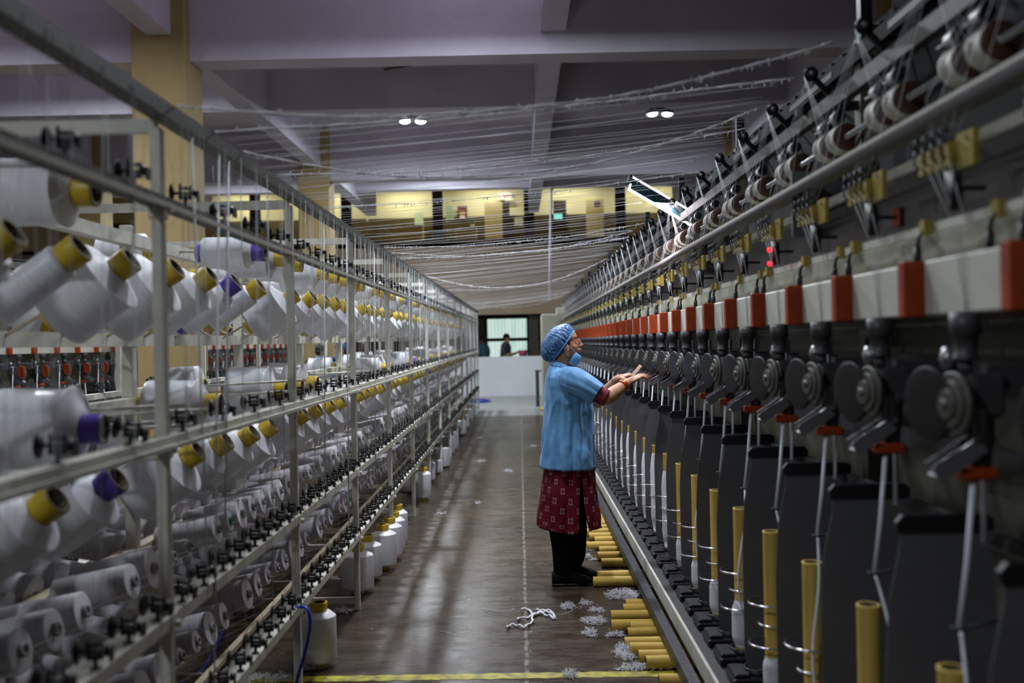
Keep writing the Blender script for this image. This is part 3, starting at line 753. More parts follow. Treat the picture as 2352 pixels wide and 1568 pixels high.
# hoses
def hose(name, pts, r, label, cat='hose'):
    o = MB().tube(smooth_path(pts, 6), r, 10).build(name, 'blue_hose'); return tag(o, label, cat)
P = lambda x, y, Y: W(x, y, Y)
hose('air_hose', [P(664, 1398, 4.06), P(690, 1393, 3.95), P(708, 1402, 3.92), P(712, 1440, 3.92), P(700, 1500, 3.92), P(684, 1555, 3.92), P(672, 1620, 3.92), WF(668, 1690, 0.01)], 0.0065,
     'bright blue air hose hanging over the lowest rail of the creel')
hose('air_hose', [WF(235, 1392, 0.01), WF(300, 1378, 0.01), WF(420, 1368, 0.01), WF(520, 1400, 0.01), WF(470, 1530, 0.01), WF(380, 1590, 0.01)], 0.007, 'blue hose lying on the floor underneath the creel')
pc = WF(1100, 921, 0.012)
o = MB()
for k in range(3): o.tube([(pc.x+math.cos(a)*(0.30-0.03*k), pc.y+math.sin(a)*(0.6-0.05*k), 0.012+0.012*k) for a in [2*PI*i/24 for i in range(24)]], 0.010, 6, closed=True)
tag(o.build('coiled_hose', 'blue_hose'), 'small coil of blue hose on the pale floor far down the aisle', 'hose')

# green card tubes on the floor of the left aisle
gt = MB().lathe([(0.030, 0, 0), (0.030, 0.30, 0), (0.024, 0.30, 0), (0.024, 0, 0), (0.030, 0, 0)], n=18, cap=False).mesh('card_tube', ['green'])
rg = random.Random(3); k = 0
for i in range(9):
    for l in range(3 if i % 3 else 2):
        p = WF(45+20*i, 1305-12*i, 0.03)
        o = link('green_tube', gt, None, (p.x+0.10*l*((-1)**l)+rg.uniform(-.05, .05), p.y+0.035*(l % 2), 0.03+0.052*l))
        o.rotation_euler = (0, PI/2, rg.uniform(-.08, .08))
        tag(o, 'green card tube, %s layer of the heap behind the creel, %s from the left' % (['bottom', 'middle', 'top'][l], ordn(i)), 'card tube', 'green card tubes on the floor behind the creel')

# ------------------------------------------------------------------ machine (right), face plane local x = 0 towards the aisle (-x)
PIT = 0.478
M['wheel'] = mat('olive_grey_wheel', (0.10, 0.10, 0.085), 0.4, metal=0.3)
M['chute'] = mat('grey_chute_metal', (0.16, 0.16, 0.17), 0.4, metal=0.3)
def head_parts():
    """meshes of one winding head; local origin on the head's axis, x = distance behind the face, z = height above the floor"""
    R = {}
    m = MB()   # body: neck under the bar, knuckle, spindle housing
    m.lathe([(0.030, 0), (0.030, 0.045), (0.024, 0.047), (0.022, 0.085), (0.026, 0.088), (0.026, 0.096)][::1], (0.045, 0, 1.500), (0, 0, -1), 18)
    m.cyl((0.045, 0, 1.405), (0.045, 0, 1.375), 0.014, n=12)
    m.box((0.075, 0, 1.335), (0.07, 0.07, 0.09), ch=0.008)
    m.lathe([(0.026, 0), (0.028, 0.01), (0.028, 0.10), (0.022, 0.13), (0.020, 0.16)], (0.070, 0, 1.345), (0, 0, -1), 18)
    m.box((0.16, 0, 1.37), (0.16, 0.03, 0.05))
    R['head'] = (m, ['grey_m'])
    m = MB().lathe([(0.004, 0.0, 0), (0.050, 0.001, 0), (0.072, 0.0015, 0), (0.0755, 0.002, 0), (0.077, 0.0035, 0), (0.077, 0.009, 0), (0.075, 0.010, 0), (0.03, 0.011, 0)], (-0.020, 0.040, 1.315), (1, 0.22, 0.05), 36)
    R['cover_disc'] = (m, ['black'])
    m = MB()
    for r0, x in ((0.064, 0.004), (0.048, -0.003), (0.030, -0.009)):
        m.lathe([(r0-0.003, 0), (r0, 0.001), (r0+0.001, 0.003), (r0, 0.012)], (x, -0.022, 1.318), (1, 0.12, 0), 32)
    m.cyl((-0.018, -0.022, 1.318), (0.055, -0.016, 1.318), 0.010, n=12)
    R['drive_wheel'] = (m, ['wheel'])
    m = MB()   # chute: folded plate hanging from the head then turned out to the aisle
    m.bar((0.058, -0.035, 1.31), (0.056, -0.035, 1.243), 0.003, 0.030)
    m.bar((0.060, -0.035, 1.240), (-0.034, -0.035, 1.178), 0.003, 0.034)
    m.bar((0.058, 0.010, 1.243), (-0.030, 0.010, 1.188), 0.003, 0.028); m.bar((0.056, -0.012, 1.230), (-0.032, -0.012, 1.175), 0.048, 0.003)
    R['chute'] = (m, ['chute'])
    m = MB(); m.tube([(0.058, -0.037, 1.31), (0.058, -0.037, 1.262), (0.052, -0.037, 1.252), (-0.036, -0.037, 1.200)], 0.0022, 6)
    R['chute_edge'] = (m, ['chrome'])
    m = MB().box((0.060, -0.005, 1.178), (0.074, 0.045, 0.026), ch=0.005); R['orange_clip'] = (m, ['orange'])
    m = MB().tube([(0.078, 0.03, 1.372), (0.090, 0.03, 1.17), (0.087, 0.03, 1.03)], 0.0055, 8); R['yarn_strand'] = (m, ['rod'])
    m = MB().tube([(0.050, -0.01, 1.165), (0.036, -0.006, 1.0), (0.020, 0, 0.868)], 0.0055, 8); R['yarn_strand_lower'] = (m, ['rod'])
    m = MB()   # eyelet above the tube with its bracket
    m.tube([(0.020+0.014*math.cos(a), 0.014*math.sin(a), 0.868) for a in [2*PI*i/14 for i in range(14)]], 0.003, 6, closed=True)
    m.tube([(0.034, 0, 0.868), (0.10, 0.02, 0.872), (0.20, 0.02, 0.90)], 0.003, 6)
    R['eyelet'] = (m, ['black'])
    m = MB().box((0.10, 0.10, 1.40), (0.014, 0.014, 0.10)); m.lathe([(0.012, 0), (0.018, 0.02), (0.010, 0.045)], (0.06, 0.12, 1.385), (0, 0, 1), 12)
    R['oiler'] = (m, ['alu'])
    return R
HP = {k: v[0].mesh(k, v[1]) for k, v in head_parts().items()}
def hood_mesh():
    return MB().prism([(-0.03, 1.36), (0.0, 1.39), (0.03, 1.37), (0.03, 1.29), (0.0, 1.26), (-0.03, 1.30)], 0.03, 0.06).mesh('orange_hood', ['orange'])
HOOD = hood_mesh()
NAMES = {'yarn_strand_lower': 'yarn_strand'}
def add_head(mach, y, hood=False, disc=True):
    h = link('winding_head', HP['head'], mach, (0, y, 0))
    for k, me in HP.items():
        if k == 'head' or (k == 'cover_disc' and not disc): continue
        link(NAMES.get(k, k), me, h)
    if hood: link('orange_hood', HOOD, h)
    return h
# separator plates
def plate_mesh():
    L = [(0.0, 1.03), (-0.004, 0.98), (-0.030, 0.86), (-0.040, 0.70), (-0.040, 0.30), (-0.030, 0.24)]
    poly = L+[(0.21, 0.24), (0.21, 0.90), (0.19, 1.03)]
    return MB().prism(poly, -0.002, 0.002).mesh('separator_plate', 'plate')
PLATE = plate_mesh()
CAP = MB().prism([(-0.012, 1.018), (-0.012, 1.04), (0.002, 1.056), (0.19, 1.056), (0.205, 1.045), (0.205, 1.018)], -0.009, 0.009).mesh('plate_cap', 'black')
CUP = MB().box((0, 0, 0.212), (0.17, 0.15, 0.030), ch=0.006).box((-0.05, 0, 0.233), (0.06, 0.13, 0.016), ch=0.004)
CUP.lathe([(0.052, 0, 0), (0.054, 0.024, 0), (0.046, 0.026, 0), (0.042, 0.006, 0), (0.01, 0.004, 0)], (0.02, 0, 0.225), (0, 0, 1), 22, cap=False)
CUP = CUP.mesh('spindle_cup', 'black')
RINGS = []
def ring(z, r=0.082, s=1):
    pts = [(r*math.cos(a), r*math.sin(a)*0.95, z+0.006*(a/5.6)) for a in [0.35+5.6*i/26 for i in range(27)]]
    pts = [(0.19, 0.03, z)]+pts+[(0.19, -0.03, z+0.006)]
    return MB().tube(pts, 0.0032, 6)
RING = {z: ring(z).mesh('balloon_ring', 'chrome') for z in (0.545, 0.405)}
SRING = MB().tube([(0.048*math.cos(a), 0.048*math.sin(a), 0.475) for a in [0.4+5.4*i/20 for i in range(21)]]+[(0.19, 0.01, 0.475)], 0.003, 6).mesh('balloon_ring', 'chrome')
def roller_meshes():
    m = MB().lathe([(0.022, 0, 1), (0.040, 0.001, 1), (0.043, 0.004, 0), (0.043, 0.014, 0), (0.038, 0.018, 0), (0.038, 0.060, 0), (0.043, 0.064, 0), (0.043, 0.074, 1), (0.022, 0.076, 1)], (0, 0, 0), (0, 1, 0), 26)
    m.lathe([(0.004, -0.006, 2), (0.010, -0.006, 2), (0.010, 0.0, 2)], (0, 0, 0), (0, 1, 0), 14)
    m.cyl((0, 0, 0), (0, 0.10, 0), 0.006, n=8, mi=2)
    a = m.mesh('feed_roller', ['rubber', 'brown', 'alu'])
    m = MB().lathe([(0.018, 0, 1), (0.020, 0.016, 1), (0.017, 0.018, 0), (0.017, 0.056, 0), (0.006, 0.058, 1)], (0, 0, 0), (0, 1, 0), 18)
    m.cyl((0, 0.05, 0), (0, 0.12, 0), 0.005, n=8, mi=1)
    b = m.mesh('pressure_roller', ['alu', 'black'])
    m = MB().bar((0.075, 0, -0.080), (0.0, 0, 0.0), 0.010, 0.018)
    m.lathe([(0.006, -0.006, 0), (0.022, -0.004, 0), (0.017, 0.0, 0), (0.017, 0.006, 0), (0.022, 0.010, 0), (0.006, 0.012, 0)], (0, -0.010, 0), (0, 1, 0), 18)
    m.lathe([(0.003, -0.018, 1), (0.008, -0.018, 1), (0.008, -0.008, 1)], (0, -0.006, 0), (0, 1, 0), 10)
    c = m.mesh('guide_pulley', ['black', 'alu'])
    m = MB()
    for i in range(4):
        x = 0.0; y = -0.075+0.042*i
        m.box((x, y, 0), (0.016, 0.020, 0.050), mi=0)
        m.tube([(x-0.008, y-0.004, 0.02), (x-0.024, y-0.004, 0.035), (x-0.020, y-0.004, 0.052), (x-0.004, y-0.004, 0.045)], 0.0028, 5, mi=1)
        m.tube([(x-0.008, y+0.005, -0.01), (x-0.020, y+0.005, 0.0), (x-0.018, y+0.005, 0.03)], 0.0025, 5, mi=1)
    m.box((0.012, -0.125, 0.0), (0.012, 0.070, 0.070), mi=0)
    m.cyl((0.002, -0.14, 0.02), (0.0, -0.14, 0.02), 0.005, n=8, mi=1)
    d = m.mesh('thread_guide', ['brass', 'black'])
    m = MB().cyl((0, 0, -0.045), (0, 0, 0.03), 0.0125, n=14, mi=0).cyl((-0.004, 0.02, 0.0), (-0.004, 0.02, 0.038), 0.008, n=10, mi=1).box((0.03, 0, 0.0), (0.06, 0.008, 0.01), mi=0)
    e = m.mesh('yarn_sensor', ['black', 'white_p'])
    return a, b, c, d, e
FR, PR, GP, TG, YS = roller_meshes()
ORG = MB().box((0.029, 0, 1.5585), (0.052, 0.038, 0.124), ch=0.003).mesh('orange_panel', 'orange')
LUG = MB().cyl((0.03, 0, 1.61), (0.03, 0, 1.655), 0.009, n=10, mi=0).tube([(0.03, 0, 1.65), (0.034, 0.0, 1.68), (0.05, 0, 1.70)], 0.005, 6, mi=0).box((0.05, 0, 1.70), (0.02, 0.03, 0.035), mi=1).mesh('hose_plug', ['black', 'brass'])
def machine(x, rz, ys, label, full=True, j0=0):
    t = thing('spinning_machine', label, 'machine', (x, 0, 0), rz=rz)
    s = 1 if rz == 0 else -1
    a, b = min(ys)-0.35, max(ys)+0.35
    if s < 0: a, b = -b, -a
    ym = (a+b)/2; L = b-a
    MB().box((0.075, ym, 1.5595), (0.05, L, 0.120), ch=0.004).build('front_bar', 'white_p', t)
    MB().box((0.40, ym, 1.10), (0.02, L, 0.86)).build('back_panel', 'panel_d', t)
    MB().box((0.28, ym, 1.16), (0.03, L, 0.05)).box((0.31, ym, 1.37), (0.05, L, 0.06)).box((0.25, ym, 0.98), (0.03, L, 0.03)).build('frame_rail', 'grey_m', t)
    MB().box((0.10, ym, 1.70), (0.012, L, 0.020)).build('screen_edge', 'white_p', t)
    MB().box((0.14, ym, 1.665), (0.012, L, 0.11)).build('lower_screen', 'cream', t)
    MB().box((0.19, ym, 1.79), (0.012, L, 0.16)).build('upper_screen', 'plate', t)
    MB().box((-0.155, ym, 0.165), (0.012, L, 0.075)).build('base_rail', 'steel_w', t)
    MB().box((-0.05, ym, 0.168), (0.20, L, 0.05)).box((-0.12, ym, 0.10), (0.03, L, 0.03)).build('spindle_bed', 'grey_m', t)
    n = int(L/1.91)
    for i in range(n+1):
        y = a+0.3+1.91*i
        MB().box((0.14, y, 0.075), (0.30, 0.05, 0.15)).box((-0.09, y, 0.07), (0.05, 0.07, 0.14), ch=0.004).build('foot', 'grey_m', t)
        MB().box((0.34, y, 1.23), (0.06, 0.06, 2.46)).build('frame_post', 'panel_d', t)
        if full:
            MB().box((0.20, y, 1.905), (0.24, 0.02, 0.22)).build('side_cheek', 'plate', t)
            MB().bar((0.36, y, 2.24), (0.10, y, 2.22), 0.02, 0.03).build('bracket', 'black', t)
            MB().bar((0.34, y, 2.44), (0.34, y, 2.62), 0.04, 0.04).bar((0.34, y, 2.49), (0.62, y, 2.49), 0.03, 0.03).build('tray_bracket', 'black', t)
    return t
YS_R = [1.99+PIT*j for j in range(-1, 41)]
mach = machine(0.85, 0, YS_R, 'long yarn spinning machine with orange and off-white front bar right of the aisle')
a, b = YS_R[0]-0.35, YS_R[-1]+0.35; ym = (a+b)/2; L = b-a
for j, y in enumerate(YS_R):
    add_head(mach, y+0.01, hood=(j > 24 and j % 9 in (0, 1, 2)), disc=not (j > 24 and j % 9 in (0, 1, 2)))
    link('orange_panel', ORG, mach, (0, y-0.243, 0))
    link('hose_plug', LUG, mach, (0.03, y-0.20, 0)); 
    if j % 2: link('hose_plug', LUG, mach, (0.04, y-0.05, 0))
    o = link('separator_plate', PLATE, mach, (-0.008, y+0.235, 0)); link('plate_cap', CAP, o)
    for q in (0, 0.239):
        link('spindle_cup', CUP, mach, (-0.05+0.03, y+q, 0))
    for z, me in RING.items(): link('balloon_ring', me, mach, (0, y, 0))
    link('balloon_ring', SRING, mach, (0, y, 0))
    yr = y*1.0+0.04
    for q in (0.0, 0.135): link('feed_roller', FR, mach, (0.145, yr+q, 2.055))
    link('pressure_roller', PR, mach, (0.135, yr+0.03, 2.125)); link('pressure_roller', PR, mach, (0.135, yr+0.16, 2.118))
    link('guide_pulley', GP, mach, (0.085, yr+0.16, 2.285))
    link('thread_guide', TG, mach, (0.045, y+0.14, 1.83)).rotation_euler = (0, 0, random.uniform(-.04, .04))
    link('yarn_sensor', YS, mach, (0.05, y+0.05, 1.755))
    if j % 4 == 2:
        MB().box((0.175, y+0.22, 1.775), (0.006, 0.05, 0.05), ch=0.002).build('orange_label', 'brass' if False else 'orange', mach)
M['red_led'] = mat('red_led', (1, 0, 0), 0.4, emis=(1, 0.01, 0.02), es=6)
for z in (1.760, 1.712):
    MB().ell((0.0, 0, 0), 0.008, 12).build('indicator_lamp', 'red_led', mach, (0.02, YS_R[4]+0.02, z))
MB().cyl((0.145, a, 2.055), (0.145, b, 2.055), 0.008, n=8).build('roller_shaft', 'alu', mach)
MB().cyl((0.06, a, 1.935), (0.06, b, 1.935), 0.014, n=12).build('yarn_guard_pipe', 'core', mach)
MB().box((0.15, ym, 2.19), (0.030, L, 0.045)).build('pulley_rail', 'rail_m', mach)
MB().box((0.10, ym, 1.86), (0.02, L, 0.025)).box((0.12, ym, 1.96), (0.10, L, 0.01)).build('guide_bar', 'cream', mach)
# cable tray on top: two side rails, rungs and a perforated strip
m = MB().box((0.40, ym, 2.50), (0.010, L, 0.06)).box((0.62, ym, 2.50), (0.010, L, 0.06)).box((0.30, ym, 2.40), (0.012, L, 0.05))
yy = a
while yy < b:
    m.box((0.51, yy, 2.48), (0.22, 0.030, 0.008)); m.box((0.35, yy+0.05, 2.44), (0.10, 0.012, 0.01)); yy += 0.12
m.build('cable_tray', 'tray', mach)
MB().box((0.43, ym, 2.02), (0.012, L, 0.86)).build('hood_panel', 'tray', mach)
m = MB(); yy = a
while yy < b-1: m.box((0.294, yy+0.5, 2.40), (0.004, 0.55, 0.022)); yy += 1.1
m.build('tray_strip', 'rail_m', mach)
MB().box((0.50, ym, 2.53), (0.10, L, 0.05)).build('cable_bundle', 'black', mach)
# far head stock
hs = MB().box((0.20, b+0.75, 1.03), (1.14, 0.9, 2.06), ch=0.02); hs.build('drive_cabinet', 'cream', mach)
MB().box((0.05, b+0.4, 2.12), (0.18, 0.2, 0.14), ch=0.01).build('junction_box', 'white_p', mach)
p = W(1236, 895, 22.9)
tag(MB().box((0, 0, 0.40), (0.08, 0.10, 0.80)).box((0.03, 0, 0.80), (0.16, 0.12, 0.03)).build('steel_stand', 'grey_m', None, (p.x-0.02, 22.4, 0)), 'small dark steel stand on the floor at the far end of the right machine', 'stand')
# second side of the machine, seen through the gaps
MB().box((0.56, ym, 0.60), (0.02, L, 0.62)).build('rear_panel', 'plate', mach)

# guard bar along the foot
gb = MB().box((0, ym, 0.115), (0.045, L, 0.045))
for i in range(12): gb.box((0.07, a+0.9+1.7*i, 0.10), (0.10, 0.03, 0.012)); gb.box((0.0, a+0.9+1.7*i, 0.05), (0.03, 0.03, 0.10))
tag(gb.build('guard_bar', 'bar_d', None, (0.645, 0, 0)), 'long dark dusty metal bar low along the foot of the right machine', 'bar')

# yellow tubes on the spindles
TUBE_S = MB().lathe([(0.0285, 0, 0), (0.0285, 0.555, 0), (0.0295, 0.560, 0), (0.0235, 0.560, 1), (0.0235, 0.01, 1)], n=24, cap=False).mesh('tube', ['cardtube', 'tubein'])
def wound(h0, h1, r):
    k = 14; pr = [(0.0285, h0, 0)]
    for i in range(k+1):
        f = i/k; pr.append((0.0285+(r-0.0285)*min(1, 6*f, 5*(1-f)+0.2)+0.0012*(i % 2), h0+(h1-h0)*f, 0))
    pr.append((0.0285, h1+0.01, 0)); return MB().lathe(pr, n=24, cap=False).mesh('yarn', 'yarn')
WD = [None, None, None, wound(0.02, 0.12, 0.036), wound(0.02, 0.19, 0.041), wound(0.02, 0.16, 0.038), wound(0.02, 0.14, 0.036), wound(0.02, 0.15, 0.035), wound(0.02, 0.45, 0.040), wound(0.02, 0.50, 0.042)]
def state(j): return 0 if j < 0 else (j if j < 8 else (8 if (j*7) % 3 else 9))
for j, y in enumerate(YS_R):
    jj = j-1; st_ = state(jj)
    d_ = 'bare' if WD[st_] is None else ('partly yarn-wound' if st_ < 8 else 'yarn-filled')
    t = thing('yarn_tube', '%s yellow tube standing on the right machine, %s from the camera' % (d_, ordn(j)), 'yarn tube', (0.85, y, 0.232), 'yellow tubes standing on the spindles')
    link('tube', TUBE_S, t)
    if WD[st_]: link('yarn', WD[st_], t)
    # slack strand running from the eyelet to the winding
    q = 0.05+0.01*(j % 3); s_ = -1 if j % 2 else 0.4
    MB().tube(smooth_path([(0.02, 0, 0.63), (0.02+0.3*q*s_, -q, 0.50), (0.01+0.6*q*s_, -q*1.2, 0.30), (0.0, -0.046, 0.10)], 5), 0.004, 6).build('loose_strand', 'rod', t)

# left machine seen through the creel
YS_L = [-(8.5+PIT*j) for j in range(33)]
ml = machine(-4.72, PI, [-y for y in YS_L], 'spinning machine beyond the creel on the far left, orange and white bar', full=True)
for j, y in enumerate(YS_L):
    add_head(ml, y, hood=True, disc=False); link('orange_panel', ORG, ml, (0, y+0.2, 0)); 
    o = link('separator_plate', PLATE, ml, (-0.008, y+0.235, 0)); link('plate_cap', CAP, o)
    link('hose_plug', LUG, ml, (0, y-0.1, 0)); link('thread_guide', TG, ml, (0.045, y, 1.83)); link('feed_roller', FR, ml, (0.145, y, 2.055))
ml.scale = (1, 1, 0.962)

# inspection lamp leaning over the machine
M['led'] = mat('led_strip', (1, 1, 1), 0.4, emis=(1.0, 0.88, 1.0), es=1.5)
M['lampbody'] = mat('lamp_teal_glass', (0.012, 0.03, 0.038), 0.25)
def led_lamp():
    Yl = 5.95; A = W(1447, 421, Yl); B = W(1602, 511, Yl+0.12)
    ax = (B-A).normalized(); Ln = (B-A).length
    up = Vector((0.45, 0.62, 0.64)); up = (up-ax*up.dot(ax)).normalized(); nn = ax.cross(up)
    R = Matrix((ax, up, nn)).transposed(); c = (A+B)/2
    t = thing('inspection_lamp', 'lit rectangular LED lamp leaning out over the machine above the woman', 'lamp', c)
    t.rotation_euler = R.to_euler()
    MB().box((0, 0, 0), (Ln, 0.095, 0.012), ch=0.003).build('lamp_panel', 'lampbody', t)
    MB().box((0, 0.052, 0.0), (Ln, 0.018, 0.016)).build('light_strip', 'led', t)
    MB().box((0, -0.050, 0.0), (Ln, 0.009, 0.016)).box((-Ln/2+0.004, -0.028, 0), (0.009, 0.045, 0.016)).build('light_strip', 'led', t)
    MB().box((-Ln/2-0.008, 0.030, 0), (0.024, 0.065, 0.026), ch=0.005).build('end_cap', 'black', t)
    MB().tube([(Ln/2-0.03, 0, 0), (Ln/2+0.08, 0, -0.02), (Ln/2+0.15, 0.02, -0.10)], 0.009, 8).build('arm', 'grey_m', t)
    return A, B, nn
LA, LB, LN = led_lamp()

# ------------------------------------------------------------------ people
M['skin'] = mat('skin', (0.46, 0.25, 0.15), 0.58, var=0.12, vs=30, bump=0.05, bs=300)
M['skin'].node_tree.nodes['Principled BSDF'].inputs['Subsurface Weight'].default_value = 0.04
M['lips'] = mat('lips', (0.33, 0.085, 0.07), 0.4)
M['nail'] = mat('red_nail', (0.45, 0.02, 0.02), 0.25)
M['hair'] = mat('black_hair', (0.012, 0.009, 0.008), 0.4, bump=0.5, bs=200)
M['eye_w'] = mat('eye_white', (0.75, 0.72, 0.68), 0.25)
M['iris'] = mat('dark_iris', (0.02, 0.012, 0.008), 0.2)
M['gold'] = mat('gold', (0.85, 0.50, 0.08), 0.25, metal=1.0)
M['redglass'] = mat('red_bangle', (0.45, 0.015, 0.015), 0.2)
M['specs'] = mat('red_spectacle_frame', (0.30, 0.02, 0.015), 0.3)
M['mask'] = mat('mask_blue', (0.13, 0.40, 0.74), 0.6, bump=0.2, bs=120)
M['shoe'] = mat('black_shoe', (0.004, 0.004, 0.005), 0.5, spec=0.2)
M['trouser'] = mat('black_trousers', (0.003, 0.003, 0.004), 1.0, spec=0.1)
M['card'] = mat('brown_card', (0.32, 0.20, 0.14), 0.6)
def cloth(name, c, seam=True):
    m = mat(name, c, 0.65, sheen=0.2); t = NT(m); b = t.N['Principled BSDF']; v = t.coords()
    n = t.noise(v, 7, 2, 0.45); n2 = t.noise(v, 260, 2)
    cr = t.ss(t.m('SUBTRACT', 1.0, t.m('MULTIPLY', t.m('ABSOLUTE', t.m('SUBTRACT', t.noise(t.coords('Object', (1.0, 1.0, 0.6)), 8, 1, 0.5), 0.5)), 9.0)), 0.0, 1.0)
    t.L.new(t.mix(t.ss(n, 0.3, 0.7), tuple(k*0.88 for k in c), c), b.inputs['Base Color'])
    t.bump(t.m('ADD', t.m('ADD', t.m('MULTIPLY', cr, 0.22), t.m('MULTIPLY', n, 1.0)), t.m('MULTIPLY', n2, 0.01)), 0.7, 0.024, b)
    return m
M['shirt'] = cloth('light_blue_coat', (0.13, 0.36, 0.68))
M['shirt_dark'] = cloth('blue_uniform', (0.03, 0.16, 0.45))
M['shirt_navy'] = cloth('dark_shirt', (0.035, 0.04, 0.06))
M['shirt_teal'] = cloth('teal_shirt', (0.02, 0.09, 0.13))
# maroon kurta with white four petal motifs
mk = mat('maroon_print', (0.15, 0.008, 0.018), 0.85, spec=0.2); M['kurta'] = mk
t = NT(mk); b = t.N['Principled BSDF']; uv = t.coords('UV'); u_, v_, _ = t.xyz(uv)
su = t.m('MULTIPLY', u_, 22.0); sv = t.m('MULTIPLY', v_, 4.6)
row = t.m('FLOOR', su); off = t.m('MULTIPLY', t.m('MODULO', row, 2.0), 0.5)
fx = t.m('SUBTRACT', t.m('FRACT', su), 0.5); fy = t.m('SUBTRACT', t.m('FRACT', t.m('ADD', sv, off)), 0.5)
fx = t.m('MULTIPLY', fx, 1.12); fy = t.m('MULTIPLY', fy, 1.75)
rr = t.m('SQRT', t.m('ADD', t.m('MULTIPLY', fx, fx), t.m('MULTIPLY', fy, fy)))
th = t.m('ARCTAN2', fy, fx); pet = t.m('MULTIPLY', t.m('POWER', t.m('ABSOLUTE', t.m('SINE', t.m('MULTIPLY', th, 2.0))), 0.55), 0.30)
ed = t.m('ABSOLUTE', t.m('SUBTRACT', rr, pet)); msk = t.m('SUBTRACT', 1.0, t.ss(ed, 0.030, 0.060))
msk = t.m('MULTIPLY', msk, t.m('GREATER_THAN', pet, 0.08))
base = t.mix(t.ss(t.noise(uv, 40, 4), 0.45, 0.7), (0.13, 0.005, 0.014), (0.055, 0.003, 0.007))
t.L.new(t.mix(t.m('MULTIPLY', msk, 0.8), base, (0.55, 0.36, 0.38)), b.inputs['Base Color'])
t.bump(t.noise(t.coords(), 8, 3), 0.4, 0.02, b)
mk2 = mat('maroon_sleeve_print', (0.20, 0.008, 0.02), 0.7, var=0.4, vs=40); M['kurta_sleeve'] = mk2
# pleated hair net
mc = mat('hair_net', (0.08, 0.25, 0.55), 0.35); M['cap'] = mc
t = NT(mc); b = t.N['Principled BSDF']; uv = t.coords('UV'); u_, v_, _ = t.xyz(uv)
nz = t.noise(t.coords('UV', (120, 7, 1)), 1.0, 4, 0.6); nf = t.noise(t.coords('UV', (14, 70, 1)), 1.0, 4, 0.6)
f = t.m('ADD', t.m('MULTIPLY', t.ss(nz, 0.50, 0.64), 0.75), t.m('MULTIPLY', t.ss(nf, 0.58, 0.68), 0.5), clamp=True)
t.L.new(t.mix(f, (0.030, 0.10, 0.27), (0.32, 0.58, 0.88)), b.inputs['Base Color']); t.bump(f, 0.4, 0.004, b)  # pale streaks paint the pleat highlights into the net's colour

def capsule(mb, p0, p1, r0, r1, n=16):
    p0, p1 = Vector(p0), Vector(p1); mb.cyl(p0, p1, r0, r1, n=n); mb.ell(p0, r0*1.001, n); mb.ell(p1, r1*1.001, n)
def remesh(mb, name, m, parent, vox, it=3):
    o = mb.build(name, m, None); r = o.modifiers.new('r', 'REMESH'); r.mode = 'VOXEL'; r.voxel_size = vox; r.use_smooth_shade = True
    s = o.modifiers.new('s', 'SMOOTH'); s.iterations = it; s.factor = 0.5
    dg = bpy.context.evaluated_depsgraph_get(); me = D.meshes.new_from_object(o.evaluated_get(dg)); old = o.data
    o.modifiers.clear(); o.data = me; D.meshes.remove(old); me.name = name; o.parent = parent
    if not me.materials: me.materials.append(M[m])
    me.polygons.foreach_set('use_smooth', [True]*len(me.polygons))
    return o
def loft(name, m, rings, parent, n=56, fold=0.004, ff=5, cap=False, thick=0.0, gap=None, seed=0, sub=3, hem=None, edge=False):
    """rings: (centre, axis u half, axis v half); a tube of cloth through them, with folds; gap(f) -> (a0, a1) leaves a slit"""
    R = []
    for i in range(len(rings)-1):
        for k in range(sub):
            f = k/sub; a_, b_ = rings[i], rings[i+1]; f2 = f
            R.append(tuple(x*(1-f2)+y*f2 for x, y in zip(a_, b_)))
    R.append(rings[-1]); N = len(R); vs = []; uvs = []
    for i, (c, u, v) in enumerate(R):
        f = i/(N-1); a0, a1 = gap(f) if gap else (0, 2*PI)
        cnt = n+1 if gap else n
        for k in range(cnt):
            a = a0+(a1-a0)*k/n
            cu, cv = math.cos(a), math.sin(a)
            p = c+u*cu+v*cv; d = (u*cu+v*cv); L = d.length or 1
            nz = noise.noise(Vector((cu*ff*0.5+seed, cv*ff*0.5, p.z*3.0)))+0.6*noise.noise(Vector((cu*ff*1.3+seed, cv*ff*1.3, p.z*9.0)))
            amp = fold(f) if callable(fold) else fold
            p = p+d/L*nz*amp
            if hem: p = p+Vector((0, 0, hem(a, f)))
            vs.append(p); uvs.append((a/(2*PI), f))
    fs = []; cnt = n+1 if gap else n
    for i in range(N-1):
        for k in range(n):
            j = k+1 if gap else (k+1) % n
            fs.append([i*cnt+k, i*cnt+j, (i+1)*cnt+j, (i+1)*cnt+k])
    mb = MB().add(vs, fs, 0, True)
    if cap:
        mb.f.append(list(range(cnt-1, -1, -1))); mb.mi.append(0); mb.sm.append(False)
        mb.f.append([(N-1)*cnt+k for k in range(cnt)]); mb.mi.append(0); mb.sm.append(False)
    o = mb.build(name, m, parent); me = o.data; uvl = me.uv_layers.new(name='UVMap')
    for p in me.polygons:
        for li in p.loop_indices:
            vi = me.loops[li].vertex_index; uu, vv = uvs[vi]
            uvl.data[li].uv = (uu, vv)
    if not gap and not cap:
        for p in me.polygons:
            us = [uvl.data[li].uv[0] for li in p.loop_indices]
            if max(us)-min(us) > 0.5:
                for li in p.loop_indices:
                    if uvl.data[li].uv[0] < 0.5: uvl.data[li].uv[0] += 1
    if thick:
        s = o.modifiers.new('solid', 'SOLIDIFY'); s.thickness = thick; s.offset = -1
    return o
